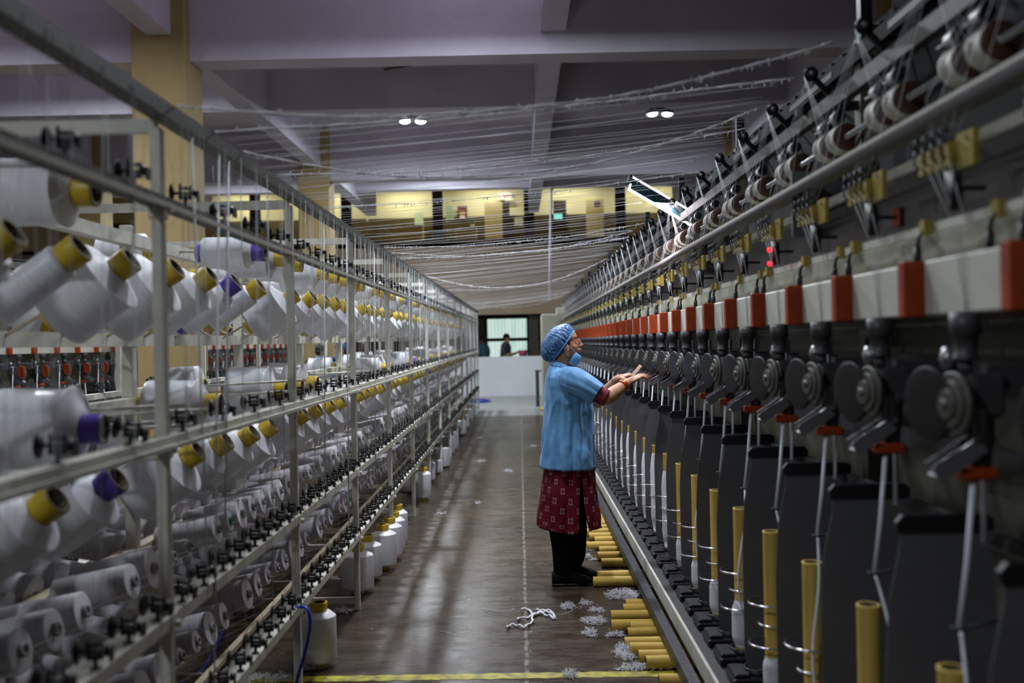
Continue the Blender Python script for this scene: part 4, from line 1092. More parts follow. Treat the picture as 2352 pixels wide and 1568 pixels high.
def path_rings(pts, r0s, r1s=None):
    """rings square to a path; r0s radii, r1s radii the other way"""
    out = []; pts = [Vector(p) for p in pts]
    for i, p in enumerate(pts):
        d = (pts[min(i+1, len(pts)-1)]-pts[max(i-1, 0)]).normalized(); v = Vector((0, 1, 0)); v = (v-d*v.dot(d)).normalized(); u = v.cross(d)
        out.append((p, u*r0s[i], v*(r1s or r0s)[i]))
    return out
def hand(mb, nails, wrist, d, side, palm, curl, thumb_curl=0.3, sc=1.0, spread=0.12):
    """palm and five separate fingers; d forward, side towards the thumb, palm = inner side normal"""
    d = Vector(d).normalized(); side = Vector(side); side = (side-d*side.dot(d)).normalized(); pn = d.cross(side)
    if pn.dot(Vector(palm)) < 0: pn = -pn
    R = Matrix((d, side, pn)).transposed(); wrist = Vector(wrist)
    mb.ell(wrist+d*0.045*sc, (0.050*sc, 0.038*sc, 0.015*sc), 16, R=R); mb.ell(wrist+d*0.065*sc, (0.032*sc, 0.040*sc, 0.012*sc), 16, R=R)
    capsule(mb, wrist-d*0.02*sc, wrist+d*0.03*sc, 0.022*sc, 0.023*sc)
    for i, (off, ln) in enumerate(((0.029, 0.072), (0.010, 0.080), (-0.009, 0.074), (-0.027, 0.058))):
        p = wrist+(d*0.082+side*off)*sc; a = 0.15; fd = (d+side*(off*spread*8)).normalized(); r = [0.0088, 0.0082, 0.0074, 0.0064]
        for s, q in enumerate((0.45, 0.30, 0.25)):
            c = curl[i] if isinstance(curl, (list, tuple)) else curl
            a += c*(0.8 if s == 0 else 1.0)
            dd = (fd*math.cos(a)+pn*math.sin(a)).normalized(); p2 = p+dd*ln*q*sc
            capsule(mb, p, p2, r[s]*sc, r[s+1]*sc, 10); p = p2
        if nails is not None: nails.ell(p-pn*0.004*sc+dd*0.001, (0.0055*sc, 0.0045*sc, 0.0025*sc), 8, R=R)
    p = wrist+(d*0.028+side*0.026)*sc; fd = (d*0.62+side*0.72+pn*0.25).normalized()
    for s, ln in enumerate((0.036, 0.030, 0.024)):
        fd2 = (fd+d*thumb_curl*s+pn*0.25*s-side*0.25*s).normalized(); p2 = p+fd2*ln*sc
        capsule(mb, p, p2, (0.013, 0.0105, 0.0092, 0.0078)[s]*sc, (0.013, 0.0105, 0.0092, 0.0078)[s+1]*sc, 10); p = p2
    if nails is not None: nails.ell(p, (0.0065*sc, 0.0065*sc, 0.0035*sc), 8, R=R)

def woman():
    Yc = 6.05
    Q = lambda x, y, dy=0.0: W(x, y, Yc+dy)
    U = 378.0
    root = thing('person', 'woman in blue hair net, light blue coat and maroon printed tunic working at the machine', 'person', (Q(1300, 1340).x, Yc, 0))
    org = Matrix.Translation(-root.location)
    def fin(o): o.data.transform(org); return o
    B = MB()
    # head
    B.ell(Q(1285, 785), (0.084, 0.072, 0.084), 24); B.ell(Q(1305, 775), (0.054, 0.060, 0.050), 22)
    B.ell(Q(1307, 795), (0.058, 0.057, 0.070), 24); B.ell(Q(1309, 811), (0.050, 0.047, 0.036), 20)
    B.ell(Q(1321, 818), (0.028, 0.026, 0.021), 16); B.ell(Q(1320, 804), (0.033, 0.032, 0.026), 18)
    B.ell(Q(1316, 778), (0.030, 0.046, 0.014), 16)
    for s in (-1, 1):
        B.ell(Q(1315, 796, 0.032*s), (0.026, 0.022, 0.022), 14)
        B.ell(Q(1320.5, 783.8, 0.030*s), (0.0135, 0.0165, 0.0085), 12); B.ell(Q(1320.0, 788.0, 0.030*s), (0.0125, 0.0150, 0.0055), 12)
        B.ell(Q(1332.5, 794.2, 0.010*s), (0.0085, 0.0062, 0.0062), 10)
    capsule(B, Q(1326, 779), Q(1335, 790.5), 0.0085, 0.0095, 12); B.ell(Q(1336, 792), (0.0105, 0.0105, 0.0085), 12)
    B.ell(Q(1331.5, 802), (0.012, 0.020, 0.0060), 12); B.ell(Q(1331, 807), (0.011, 0.018, 0.0062), 12)
    for s in (-1, 1):
        B.ell(Q(1302, 800, 0.072*s), (0.015, 0.009, 0.028), 14, R=Matrix.Rotation(-0.2, 3, 'Y')); B.ell(Q(1304, 808, 0.070*s), (0.008, 0.008, 0.010), 10)
    capsule(B, Q(1292, 812), Q(1286, 850), 0.049, 0.055, 18)
    # trunk
    B.ell(Q(1296, 880), (0.11, 0.17, 0.11), 20); B.ell(Q(1305, 930), (0.125, 0.155, 0.16), 20); B.ell(Q(1302, 1010), (0.115, 0.145, 0.16), 20); B.ell(Q(1304, 1070), (0.12, 0.165, 0.14), 20)
    # arms
    S1, E1, W1 = Q(1304, 872, -0.165), Q(1394, 914, -0.245), Q(1444, 877, -0.130)
    capsule(B, S1, E1, 0.056, 0.041); capsule(B, E1, E1.lerp(W1, 0.35), 0.041, 0.042); capsule(B, E1.lerp(W1, 0.35), W1, 0.042, 0.0255)
    S2, E2, W2 = Q(1312, 870, 0.165), Q(1372, 922, 0.235), Q(1418, 870, 0.100)
    capsule(B, S2, E2, 0.054, 0.040); capsule(B, E2, E2.lerp(W2, 0.35), 0.040, 0.040); capsule(B, E2.lerp(W2, 0.35), W2, 0.040, 0.0245)
    nails = MB()
    hand(B, nails, W1, (0.84, 0.22, 0.42), (-0.1, 0.9, 0.25), (0.3, -0.1, -0.9), [0.22, 0.30, 0.40, 0.5], 0.35, 0.93)
    hand(B, nails, W2, (0.90, -0.22, 0.34), (0.05, -0.93, -0.10), (0.25, 0.05, -0.9), [0.26, 0.36, 0.6, 0.7], 0.45, 0.93)
    # legs
    for dy, x0 in ((-0.085, 1298), (0.085, 1312)):
        capsule(B, Q(x0*0.5+651, 1105, dy*0.8), Q(x0+4, 1215, dy), 0.070, 0.060); capsule(B, Q(x0+4, 1215, dy), Q(x0-2, 1318, dy), 0.058, 0.040)
        B.ell(Q(x0+18, 1328, dy) , (0.10, 0.035, 0.026), 14)
    body = fin(remesh(B, 'body', 'skin', root, 0.0038, 2))
    fin(nails.build('nails', 'nail', root))
    # face details
    fin(MB().ell(Q(1332.3, 802.2), (0.0105, 0.019, 0.0040), 12).ell(Q(1331.8, 806.3), (0.0100, 0.017, 0.0044), 12).build('lips', 'lips', root))
    for s in (-1, 1):
        e = fin(MB().ell(Q(1321.0, 785.6, 0.030*s), (0.0125, 0.0130, 0.0075), 14).build('eye', 'eye_w', root))
        fin(MB().ell(Q(1324.3, 785.8, 0.029*s), (0.0035, 0.0055, 0.0050), 10).build('iris', 'iris', e))
        fin(MB().tube(smooth_path([Q(1316.5, 777.0, 0.046*s), Q(1322.5, 774.3, 0.038*s), Q(1327.0, 776, 0.017*s)], 4), [0.0015]+[0.0028]*7+[0.0015], 6).build('eyebrow', 'hair', root))
        fin(MB().tube(smooth_path([Q(1317.5, 785.8, 0.045*s), Q(1323.8, 784.5, 0.034*s), Q(1325.6, 786, 0.018*s)], 4), 0.0015, 5).build('eyelid', 'hair', root))
    g = MB()
    for s in (-1, 1):
        c = Q(1331, 786.5, 0.031*s); uu = Vector((-0.25, s*0.95, 0)).normalized()
        g.tube([c+uu*0.026*math.copysign(abs(math.cos(a))**0.6, math.cos(a))+Vector((0.15, 0, 1))*0.0155*math.copysign(abs(math.sin(a))**0.6, math.sin(a)) for a in [2*PI*i/20 for i in range(20)]], 0.0016, 6, closed=True)
        g.tube([Q(1328, 779.5, 0.055*s), Q(1314, 783, 0.068*s), Q(1301, 789, 0.076*s), Q(1298, 796, 0.077*s)], [0.003, 0.0024, 0.002, 0.002], 6)
    g.tube([Q(1332, 783, -0.008), Q(1334, 782, 0), Q(1332, 783, 0.008)], 0.0016, 6)
    fin(g.build('spectacles', 'specs', root))
    # hair: shell following the skull, low at the nape
    H = MB().ell(Q(1283, 786), (0.086, 0.076, 0.088), 24).ell(Q(1303, 770), (0.036, 0.062, 0.034), 18).ell(Q(1270, 818), (0.042, 0.052, 0.038), 18).ell(Q(1304, 785, -0.058), (0.016, 0.014, 0.034), 14).ell(Q(1304, 785, 0.058), (0.016, 0.014, 0.034), 14)
    fin(remesh(H, 'hair', 'hair', root, 0.006, 2))
    # hair net
    A, Bp = Q(1315, 756), Q(1262, 828); mid = (A+Bp)/2; ax = (A-Bp).normalized(); nb = Vector((-ax.z, 0, ax.x)).normalized()
    if nb.x > 0: nb = -nb
    Rm = (A-Bp).length/2; vs = []; uvs = []; n = 120; K = 26
    for i in range(K+1):
        f = i/K; ph = f*PI/2
        prof = math.cos(ph)**0.62 if f < 1 else 0.0; dep = math.sin(ph)**0.9*0.118
        puff = 1+0.14*math.exp(-((f-0.28)/0.22)**2)-0.05*math.exp(-(f/0.05)**2)
        for k in range(n):
            a = 2*PI*k/n; pl = 1+0.05*math.sin(34*a+2*math.sin(3*a))*(1-f)**1.2*min(1, f*12+0.3)+0.02*noise.noise(Vector((math.cos(a)*3, math.sin(a)*3, f*5)))
            p = mid+nb*(dep-0.012)+ax*(Rm*prof*puff*pl*math.cos(a))+Vector((0, 1, 0))*(0.088*prof*puff*pl*math.sin(a))-ax*0.004*math.sin(ph)
            vs.append(p); uvs.append((k/n, f))
    fs = [[i*n+k, i*n+(k+1) % n, (i+1)*n+(k+1) % n, (i+1)*n+k] for i in range(K) for k in range(n)]
    mb = MB().add(vs, fs, 0, True); net = mb.build('hair_net', 'cap', root); uvl = net.data.uv_layers.new(name='UVMap')
    for p in net.data.polygons:
        us = [uvs[net.data.loops[li].vertex_index] for li in p.loop_indices]; wrap = max(q[0] for q in us)-min(q[0] for q in us) > 0.5
        for li, q in zip(p.loop_indices, us): uvl.data[li].uv = (q[0]+(1 if wrap and q[0] < 0.5 else 0), q[1])
    fin(net)
    bd = MB().tube([mid-nb*0.014+ax*(Rm*0.97*math.cos(a)*(1+0.02*math.sin(40*a)))+Vector((0, 1, 0))*(0.085*math.sin(a)*(1+0.02*math.sin(40*a))) for a in [2*PI*i/120 for i in range(120)]], 0.0042, 6, closed=True)
    fin(bd.build('elastic_band', 'mask', root))
    # mask under the chin and its straps
    mk_ = MB(); c = Q(1317, 820); R = Matrix.Rotation(0.62, 3, 'Y')
    vs = []; n = 24; K = 8
    for i in range(K+1):
        f = -0.9+1.9*i/K
        for k in range(n+1):
            a = -PI*0.5+PI*k/n; pl = 1+0.02*math.sin(f*16)
            p = R @ Vector((0.054*math.cos(a)*pl*math.sqrt(max(0.1, 1-f*f*0.55)), 0.056*math.sin(a)*math.sqrt(max(0.25, 1-f*f*0.4)), -0.040*f))
            vs.append(c+Vector((-0.010, 0, 0))+p)
    fs = [[i*(n+1)+k, i*(n+1)+k+1, (i+1)*(n+1)+k+1, (i+1)*(n+1)+k] for i in range(K) for k in range(n)]
    mk_.add(vs, fs, 0, True); o = fin(mk_.build('face_mask', 'mask', root)); s = o.modifiers.new('solid', 'SOLIDIFY'); s.thickness = 0.003
    for s in (-1, 1):
        fin(MB().tube([Q(1322, 808, 0.052*s), Q(1311, 798, 0.066*s), Q(1300, 788, 0.078*s)], 0.0016, 5).build('mask_strap', 'paper', o))
        fin(MB().tube([Q(1305, 818, 0.050*s), Q(1298, 806, 0.070*s), Q(1296, 797, 0.082*s)], 0.0013, 5).build('mask_strap', 'paper', o))
    fin(MB().tube([Q(1306, 811, -0.076)+Vector((0.006*math.cos(a), 0, 0.006*math.sin(a)-0.003)) for a in [2*PI*i/12 for i in range(12)]], 0.0014, 6, closed=True).build('earring', 'gold', root))
    # coat
    X = Vector((1, 0, 0)); Yv = Vector((0, 1, 0))
    def ring_(l, r, y, ry, tilt=0.0, dy=0.0):
        a_, b_ = Q(l, y, dy), Q(r, y, dy); return ((a_+b_)/2, (b_-a_)/2+Vector((0, 0, tilt)), Yv*ry)
    rg_ = [ring_(1269, 1303, 842, 0.066, -0.012), ring_(1262, 1315, 848, 0.105, -0.010), ring_(1257, 1326, 855, 0.150), ring_(1254, 1337, 866, 0.180), ring_(1252, 1346, 882, 0.190), ring_(1251, 1355, 905, 0.188),
           ring_(1251, 1360, 940, 0.175), ring_(1251, 1361, 980, 0.170), ring_(1250, 1362, 1020, 0.182), ring_(1247, 1365, 1050, 0.195), ring_(1244, 1367, 1072, 0.202)]
    fin(loft('coat', 'shirt', rg_, root, n=96, fold=lambda f: 0.009+0.016*f, ff=8, thick=0.004, sub=5, seed=2))
    cr = [(Q(1288, 846), X*0.058+Vector((0, 0, -0.014)), Yv*0.066), (Q(1286, 838), X*0.054+Vector((0, 0, -0.016)), Yv*0.060), (Q(1285, 831), X*0.052+Vector((0, 0, -0.020)), Yv*0.058), (Q(1285, 835), X*0.060+Vector((0, 0, -0.02)), Yv*0.068), (Q(1286, 843), X*0.066+Vector((0, 0, -0.018)), Yv*0.078)]
    fin(loft('collar', 'shirt', cr, root, n=48, fold=0.002, thick=0.002, sub=3))
    sl = smooth_path([Q(1296, 864, -0.10), Q(1306, 868, -0.165), Q(1330, 878, -0.205), Q(1352, 891, -0.228), Q(1373, 905, -0.240)], 4); n_ = len(sl)
    fin(loft('sleeve', 'shirt', path_rings(sl, [0.050+0.030*math.sin(min(1, i/(n_-1)*2.2)*PI/2)-0.020*max(0, i/(n_-1)-0.35) for i in range(n_)], [0.05+0.022*math.sin(min(1, i/(n_-1)*2)*PI/2)-0.012*i/(n_-1) for i in range(n_)]), root, n=56, fold=lambda f: 0.002+0.009*f, ff=4, thick=0.003, sub=2, seed=5))
    sl = smooth_path([Q(1300, 864, 0.10), Q(1310, 868, 0.165), Q(1330, 882, 0.200), Q(1352, 903, 0.220)], 4); n_ = len(sl)
    fin(loft('sleeve', 'shirt', path_rings(sl, [0.045+0.028*math.sin(min(1, i/(n_-1)*2)*PI/2) for i in range(n_)]), root, n=48, fold=0.006, ff=4, thick=0.003, sub=2, seed=8))
    fin(loft('inner_sleeve', 'kurta_sleeve', path_rings([Q(1360, 897, -0.232), Q(1376, 906, -0.241), Q(1394, 914, -0.245)], [0.049, 0.051, 0.050]), root, n=40, fold=0.004, ff=4, thick=0.002, sub=5))
    # pocket with a folded paper and a tuft of lint
    fin(MB().prism([(0, 0), (0.11, 0), (0.11, 0.10), (0, 0.105)], 0, 0.004).build('pocket', 'shirt', root)).data.transform(Matrix.Translation(Q(1322, 1052, -0.178)-root.location))
    pp = fin(MB().box(Q(1369, 984, -0.05), (0.02, 0.05, 0.075), R=Matrix.Rotation(0.25, 3, 'Y')).build('folded_paper', 'paper', root))
    # tunic skirt with side slit
    def slit(f):
        g_ = max(0.0, (f-0.12))*0.42; c_ = -PI/2+0.42; return (c_+g_*0.5, c_+2*PI-g_*0.5)
    rk = [ring_(1254, 1362, 1050, 0.165), ring_(1251, 1365, 1075, 0.180), ring_(1247, 1367, 1110, 0.190), ring_(1242, 1371, 1150, 0.200), ring_(1236, 1377, 1185, 0.212), ring_(1233, 1380, 1205, 0.218)]
    fin(loft('tunic', 'kurta', rk, root, n=140, fold=lambda f: 0.003+0.020*f*f, ff=6, thick=0.003, sub=6, gap=slit, seed=4, hem=lambda a, f: f*f*(0.022*math.cos(a+PI)-0.018*math.sin(a+PI*1.0))*-1 if False else f*f*(-0.02+0.025*abs(math.cos(a)))))
    for dy, x0, sd in ((-0.082, 0, 1), (0.085, 14, 7)):
        rl = [(Q(1299+x0*0.5, 1095, dy*0.8), X*0.082, Yv*0.075), (Q(1298+x0*0.7, 1150, dy*0.9), X*0.090, Yv*0.078), (Q(1299+x0*0.8, 1215, dy), X*0.096, Yv*0.080), (Q(1303+x0*0.5, 1245, dy), X*0.092, Yv*0.076),
              (Q(1300+x0, 1275, dy), X*0.076, Yv*0.066), (Q(1296+x0, 1300, dy), X*0.062, Yv*0.058), (Q(1295+x0, 1318, dy), X*0.058, Yv*0.054)]
        fin(loft('trouser_leg', 'trouser', rl, root, n=40, fold=0.006, ff=4, thick=0.003, sub=3, seed=sd))
    for dy, x0 in ((-0.085, 1312), (0.085, 1326)):
        c = Q(x0, 1336, dy); c.z = 0.0; sh = MB()
        prof = [(-0.115, 0.030, 0.075), (-0.10, 0.038, 0.082), (-0.05, 0.040, 0.085), (0.0, 0.040, 0.078), (0.05, 0.046, 0.060), (0.09, 0.045, 0.048), (0.118, 0.034, 0.036), (0.130, 0.012, 0.022)]
        vs = []; n = 20
        for (x, hw_, h) in prof:
            for k in range(n):
                a = 2*PI*k/n; vs.append(c+Vector((x, hw_*math.cos(a), 0.004+h*0.5+h*0.5*math.copysign(abs(math.sin(a))**0.7, math.sin(a)))))
        fs = [[i*n+k, i*n+(k+1) % n, (i+1)*n+(k+1) % n, (i+1)*n+k] for i in range(len(prof)-1) for k in range(n)]+[list(range(n-1, -1, -1)), [(len(prof)-1)*n+k for k in range(n)]]
        so = fin(MB().add(vs, fs, 0, True).build('shoe', 'shoe', root))
        fin(MB().box(c+Vector((0.005, 0, 0.008)), (0.24, 0.088, 0.016), ch=0.005).build('sole', 'shoe', so))
    # bangles
    for k, (f, mm, r) in enumerate(((0.70, 'redglass', 0.0375), (0.735, 'gold', 0.037), (0.77, 'redglass', 0.036), (0.80, 'gold', 0.0355))):
        p = E1.lerp(W1, f); d, u, v = basis(W1-E1)
        fin(MB().tube([p+(u*math.cos(a)+v*math.sin(a))*r for a in [2*PI*i/28 for i in range(28)]], 0.0032, 8, closed=True).build('bangle', mm, root))
    return Q(1462, 851, 0.03), body
HCARD, _b = woman()
o = MB().box((0, 0, 0), (0.085, 0.035, 0.004), R=Matrix.Rotation(-0.85, 3, 'Y') @ Matrix.Rotation(0.5, 3, 'X')).build('card_strip', 'card', None, HCARD); tag(o, "brown card strip held in the woman's fingers at the machine", 'card')

def bystander(x, y, rz, label, shirt, hgt=1.62, cap=None, reach=0.35, bend=0.0, hairm='hair'):
    """standing figure facing +x before rotation, arms bent forward at work"""
    root = thing('person', label, 'person', (x, y, 0), rz=rz); k = hgt/1.62; V = lambda a, b, c: Vector((a*k, b*k, c*k)); B = MB(); bx = 0.12*bend
    B.ell(V(0.01+bx, 0, 1.51), (0.092*k, 0.074*k, 0.105*k), 18); B.ell(V(0.045+bx, 0, 1.475), (0.058*k, 0.056*k, 0.075*k), 16); capsule(B, V(0.088+bx, 0, 1.51), V(0.105+bx, 0, 1.485), 0.008, 0.012, 8)
    B.ell(V(0.075+bx, 0, 1.43), (0.022*k, 0.026*k, 0.02*k), 10)
    for s in (-1, 1): B.ell(V(0.0+bx, 0.074*s, 1.49), (0.016*k, 0.010*k, 0.028*k), 10)
    capsule(B, V(bx*0.9, 0, 1.44), V(bx*0.6, 0, 1.32), 0.052*k, 0.06*k)
    B.ell(V(bx*0.5, 0, 1.22), (0.11*k, 0.17*k, 0.16*k), 16); B.ell(V(0, 0, 1.0), (0.11*k, 0.15*k, 0.18*k), 16); B.ell(V(0, 0, 0.86), (0.12*k, 0.16*k, 0.13*k), 16)
    for s in (-1, 1):
        S_, E_, W_ = V(bx*0.5, 0.18*s, 1.29), V(0.06, 0.235*s, 1.03), V(reach, 0.10*s, 1.10)
        capsule(B, S_, E_, 0.05*k, 0.038*k); capsule(B, E_, W_, 0.038*k, 0.025*k)
        hand(B, None, W_, (0.9, -0.3*s, 0.1), (0, -s*0.6, 0.8), (0, -s, 0), 0.4, 0.3, k)
        capsule(B, V(0, 0.09*s, 0.84), V(0.02, 0.09*s, 0.46), 0.085*k, 0.058*k); capsule(B, V(0.02, 0.09*s, 0.46), V(-0.01, 0.09*s, 0.09), 0.055*k, 0.038*k); B.ell(V(0.06, 0.09*s, 0.045), (0.13*k, 0.042*k, 0.045*k), 12)
    remesh(B, 'body', 'skin', root, 0.010, 2)
    Xv = Vector((1, 0, 0))*k; Yv = Vector((0, 1, 0))*k
    rg_ = [(V(bx*0.8, 0, 1.40), Xv*0.062, Yv*0.065), (V(bx*0.7, 0, 1.365), Xv*0.09, Yv*0.14), (V(bx*0.5, 0, 1.31), Xv*0.115, Yv*0.195), (V(bx*0.4, 0, 1.2), Xv*0.135, Yv*0.20), (V(0, 0, 1.05), Xv*0.13, Yv*0.175), (V(0, 0, 0.85), Xv*0.145, Yv*0.19), (V(0, 0, 0.74), Xv*0.15, Yv*0.20)]
    loft('shirt', shirt, rg_, root, n=48, fold=0.010, thick=0.004, sub=4, seed=x)
    for s in (-1, 1):
        loft('sleeve', shirt, path_rings([V(bx*0.5, 0.14*s, 1.32), V(bx*0.5+0.01, 0.20*s, 1.26), V(0.03, 0.225*s, 1.15), V(0.055, 0.235*s, 1.05)], [0.06*k, 0.072*k, 0.062*k, 0.058*k]), root, n=28, fold=0.006, thick=0.003)
        loft('trouser_leg', 'trouser', [(V(0, 0.09*s, 0.86), Xv*0.11, Yv*0.095), (V(0.02, 0.09*s, 0.46), Xv*0.08, Yv*0.07), (V(-0.01, 0.09*s, 0.10), Xv*0.06, Yv*0.058)], root, n=24, fold=0.006, thick=0.003, sub=5)
        MB().ell(V(0.05, 0.09*s, 0.04), (0.14*k, 0.05*k, 0.048*k), 14).build('shoe', 'shoe', root)
    H = MB().ell(V(-0.005+bx, 0, 1.535), (0.098*k, 0.083*k, 0.098*k), 18).ell(V(-0.05+bx, 0, 1.48), (0.055*k, 0.07*k, 0.06*k), 14)
    remesh(H, 'hair', 'hair', root, 0.009, 2)
    if cap: MB().ell(V(-0.01+bx, 0, 1.55), (0.11*k, 0.098*k, 0.10*k), 24).build('hair_net', cap, root)
    return root
p = W(1160, 800, 28.2); bystander(p.x, 28.3, -0.3, 'dark figure in a grey-blue shirt in front of the lit window blind', 'shirt_navy', 1.70, reach=0.33, bend=0.4)
p = W(1112, 800, 28.2); bystander(p.x, 28.5, 2.6, 'dark figure in teal at the left edge of the lit window', 'shirt_teal', 1.66, reach=0.36, bend=0.5)
p = W(737, 800, 15.5); bystander(p.x, 15.5, 0.9, 'person in light blue uniform seen from behind between the creel posts', 'shirt', 1.50, reach=0.25)
p = W(776, 800, 16.3); bystander(p.x, 16.5, -2.2, 'person in dark blue uniform and blue net facing the other workers', 'shirt_dark', 1.50, cap='cap', reach=0.22)
p = W(832, 800, 18.2); bystander(p.x, 18.2, 1.8, 'third worker in dark blue uniform farthest down the left aisle', 'shirt_dark', 1.53, reach=0.22)

# ------------------------------------------------------------------ yarn strands crossing the aisle overhead
rs = random.Random(21)
def skew(o, y, k=1.0):
    dy = min(0.13*y, 1.1, max(0.0, 20.9-y))*k; th = math.atan2(dy, 1.82); o.rotation_euler = (0, 0, th); o.scale = (1/math.cos(th), 1, 1)
XA, XBm = 0.0, 0.925-XF-0.035
def strand_mesh(r, sag, dz, dy, wob=0.0, n=3, seg=14, fuzz=0):
    pts = []; 
    for i in range(seg+1):
        f = i/seg; x = XA+(XBm-XA)*f
        pts.append((x, dy*f+wob*math.sin(f*11), dz*f-sag*4*f*(1-f)+wob*math.sin(f*17)*0.5))
    rr = [r*(1+0.5*math.sin(i*2.3+sag*90)*(1 if fuzz else 0)) for i in range(seg+1)]
    m = MB().tube(pts, rr, n)
    for k in range(fuzz):
        f = rs.random(); q = Vector(pts[int(f*seg)]).lerp(Vector(pts[min(seg, int(f*seg)+1)]), rs.random()); l = 0.006+0.012*rs.random(); a = rs.uniform(0, 2*PI)
        m.tube([q, q+Vector((rs.uniform(-.5, .5)*l, math.cos(a)*l*0.5, math.sin(a)*l-0.003))], [0.0022, 0.0012], 3)
    return m.mesh('strand', 'fuzz' if fuzz else 'thread')
base_ = [strand_mesh(0.0007, s, 0.235+dz, dy) for s, dz, dy in ((0.005, 0.0, 0.0), (0.012, 0.01, 0.01), (0.02, -0.01, -0.015), (0.01, 0.015, 0.02), (0.002, -0.015, -0.01), (0.035, 0.0, 0.01), (0.015, 0.01, -0.02), (0.0, 0.0, 0.005))]
cnt = 0; ny = 190
for i in range(ny):
    f_ = (i+rs.random()*0.8)/ny; y = 1.9+(20.6-1.9)*(f_ if f_ > 0.15 else f_*0.6+0.06)
    o = link('yarn_strand', rs.choice(base_), None, (XF+0.035, y, ZT+0.045+rise(y)*0.9+rs.uniform(-0.012, 0.02)))
    skew(o, y, rs.uniform(0.85, 1.1))
    tag(o, 'thin white yarn strand high across the aisle, %s from the camera' % ordn(i), 'yarn strand', 'thin strands crossing over the aisle')
thick = [(2.62, 0.10, 0.006, 170, 'sagging'), (2.95, 0.02, 0.006, 160, 'taut'), (3.25, 0.16, 0.005, 150, 'deeply sagging'), (3.7, 0.05, 0.004, 120, 'slightly sagging'), (4.6, 0.03, 0.003, 90, ''), (6.6, 0.05, 0.004, 260, ''), (7.0, 0.09, 0.004, 260, ''), (7.5, 0.04, 0.005, 260, ''), (9.6, 0.20, 0.004, 200, ''), (12.4, 0.06, 0.006, 240, ''), (15.5, 0.22, 0.005, 200, ''), (17.0, 0.05, 0.006, 200, '')]
for i, (y, sag, r, fz, adj) in enumerate(thick):
    o = link('fluffy_strand', strand_mesh(r*0.55, sag, 0.22, rs.uniform(-.1, .1), 0.004, 5, 40, fz), None, (XF+0.035, y, ZT+0.055+rise(y)*0.9))
    skew(o, y)
    tag(o, 'thick fluffy lint-covered yarn strand over the aisle, %s from the camera' % ordn(i), 'yarn strand', 'lint covered strands over the aisle')
# strands of the far creel side, running left
lm = [MB().tube([(XB, 0, 0), (-3.4, dy/2, 0.02-s), (-4.75, dy, 0.12)], 0.0009, 3).mesh('strand', 'thread') for s, dy in ((0.01, 0.02), (0.03, -0.04), (0.0, 0.05))]
for i in range(48):
    y = 7.2+13*(i/48)
    o = link('yarn_strand', lm[i % 3], None, (0, y, ZT+0.05+rise(y)))
    tag(o, 'thin white yarn strand from the creel to the left machine, %s from the camera' % ordn(i), 'yarn strand', 'thin strands over the left aisle')
# strands falling from the guide pulleys to the rollers and guides: uncountable
m = MB()
for j, y in enumerate(YS_R):
    yr = y+0.04
    for k in range(4):
        q = y+0.14-0.075+0.042*k
        m.tube([(0.935-0.02, yr+0.16, 2.28), (0.955, yr+0.03+0.03*k, 2.06), (0.885, q, 1.85)], 0.0007, 3)
        m.tube([(0.885, q, 1.85), (0.90, y+0.02+0.02*k, 1.70), (0.895, y, 1.48)], 0.0007, 3)
        m.tube([(0.925, yr+0.16, 2.28), (0.95, yr+0.45+0.1*k, 2.0), (0.89, y+0.5+0.03*k, 1.86)], 0.0006, 3)
tag(m.build('machine_threads', 'thread'), 'fine white threads fanning down the face of the right machine', 'threads', kind='stuff')

# ------------------------------------------------------------------ tubes lying on the floor under the machine
TB = {}
for nm, L in (('s', 0.46), ('l', 0.56)):
    TB[nm] = MB().lathe([(0.029, 0, 0), (0.0295, 0.003, 0), (0.0295, L, 0), (0.024, L, 1), (0.024, 0.0, 1), (0.029, 0, 0)], n=24, cap=False).mesh('tube', ['cardtube', 'tubein'])
lst = [(1362, 1335, 'in front of the others beside the black shoe'), (1371, 1322, 'just behind the tube at the black shoe'), (1381, 1292, 'alone between the shoe tube and the pile by her legs'),
       (1372, 1277, 'with open end towards the aisle behind the lone tube'), (1376, 1264, 'partly hidden behind the open-ended tube'), (1347, 1253, 'reaching farthest left behind the trouser leg'),
       (1365, 1241, 'short one with round open end behind the trouser leg'), (1352, 1232, 'behind the round-ended tube, first back row'), (1348, 1222, 'second back row behind the legs'), (1349, 1213, 'third back row behind the legs'), (1351, 1204, 'fourth back row behind the legs'),
       (1372, 1190, 'under the tunic flap, nearest'), (1376, 1178, 'under the tunic flap, middle'), (1380, 1168, 'under the tunic flap, farthest'),
       (1437, 1388, 'farthest of the near group'), (1431, 1399, 'second farthest of the near group'), (1403, 1414, 'reaching far left in the near group, rear one'), (1404, 1436, 'reaching far left in the near group, front one'),
       (1447, 1441, 'short end in the middle of the near group'), (1441, 1455, 'in the middle of the near group below the short end'), (1434, 1477, 'large open end left in the near group'),
       (1446, 1490, 'half covered by lint at its end'), (1466, 1507, 'second nearest of the near group'), (1483, 1521, 'nearest of the near group'), (1513, 1563, 'cut by the lower edge of the photograph')]
rf = random.Random(8); pos = []
for i, (px, py, d_) in enumerate(lst):
    p = WF(px, py, 0.03); z = 0.030
    for q in pos:
        if abs(q.y-p.y) < 0.052: p.y = p.y+0.0
    o = thing('yarn_tube', 'yellow floor tube, '+d_, 'yarn tube', (p.x, p.y, z), 'yellow tubes lying on the floor by the machine')
    o.rotation_euler = (0, PI/2, rf.uniform(-0.05, 0.05)); link('tube', TB['l' if i % 3 else 's'], o); pos.append(p)
y = 7.75
k = 0
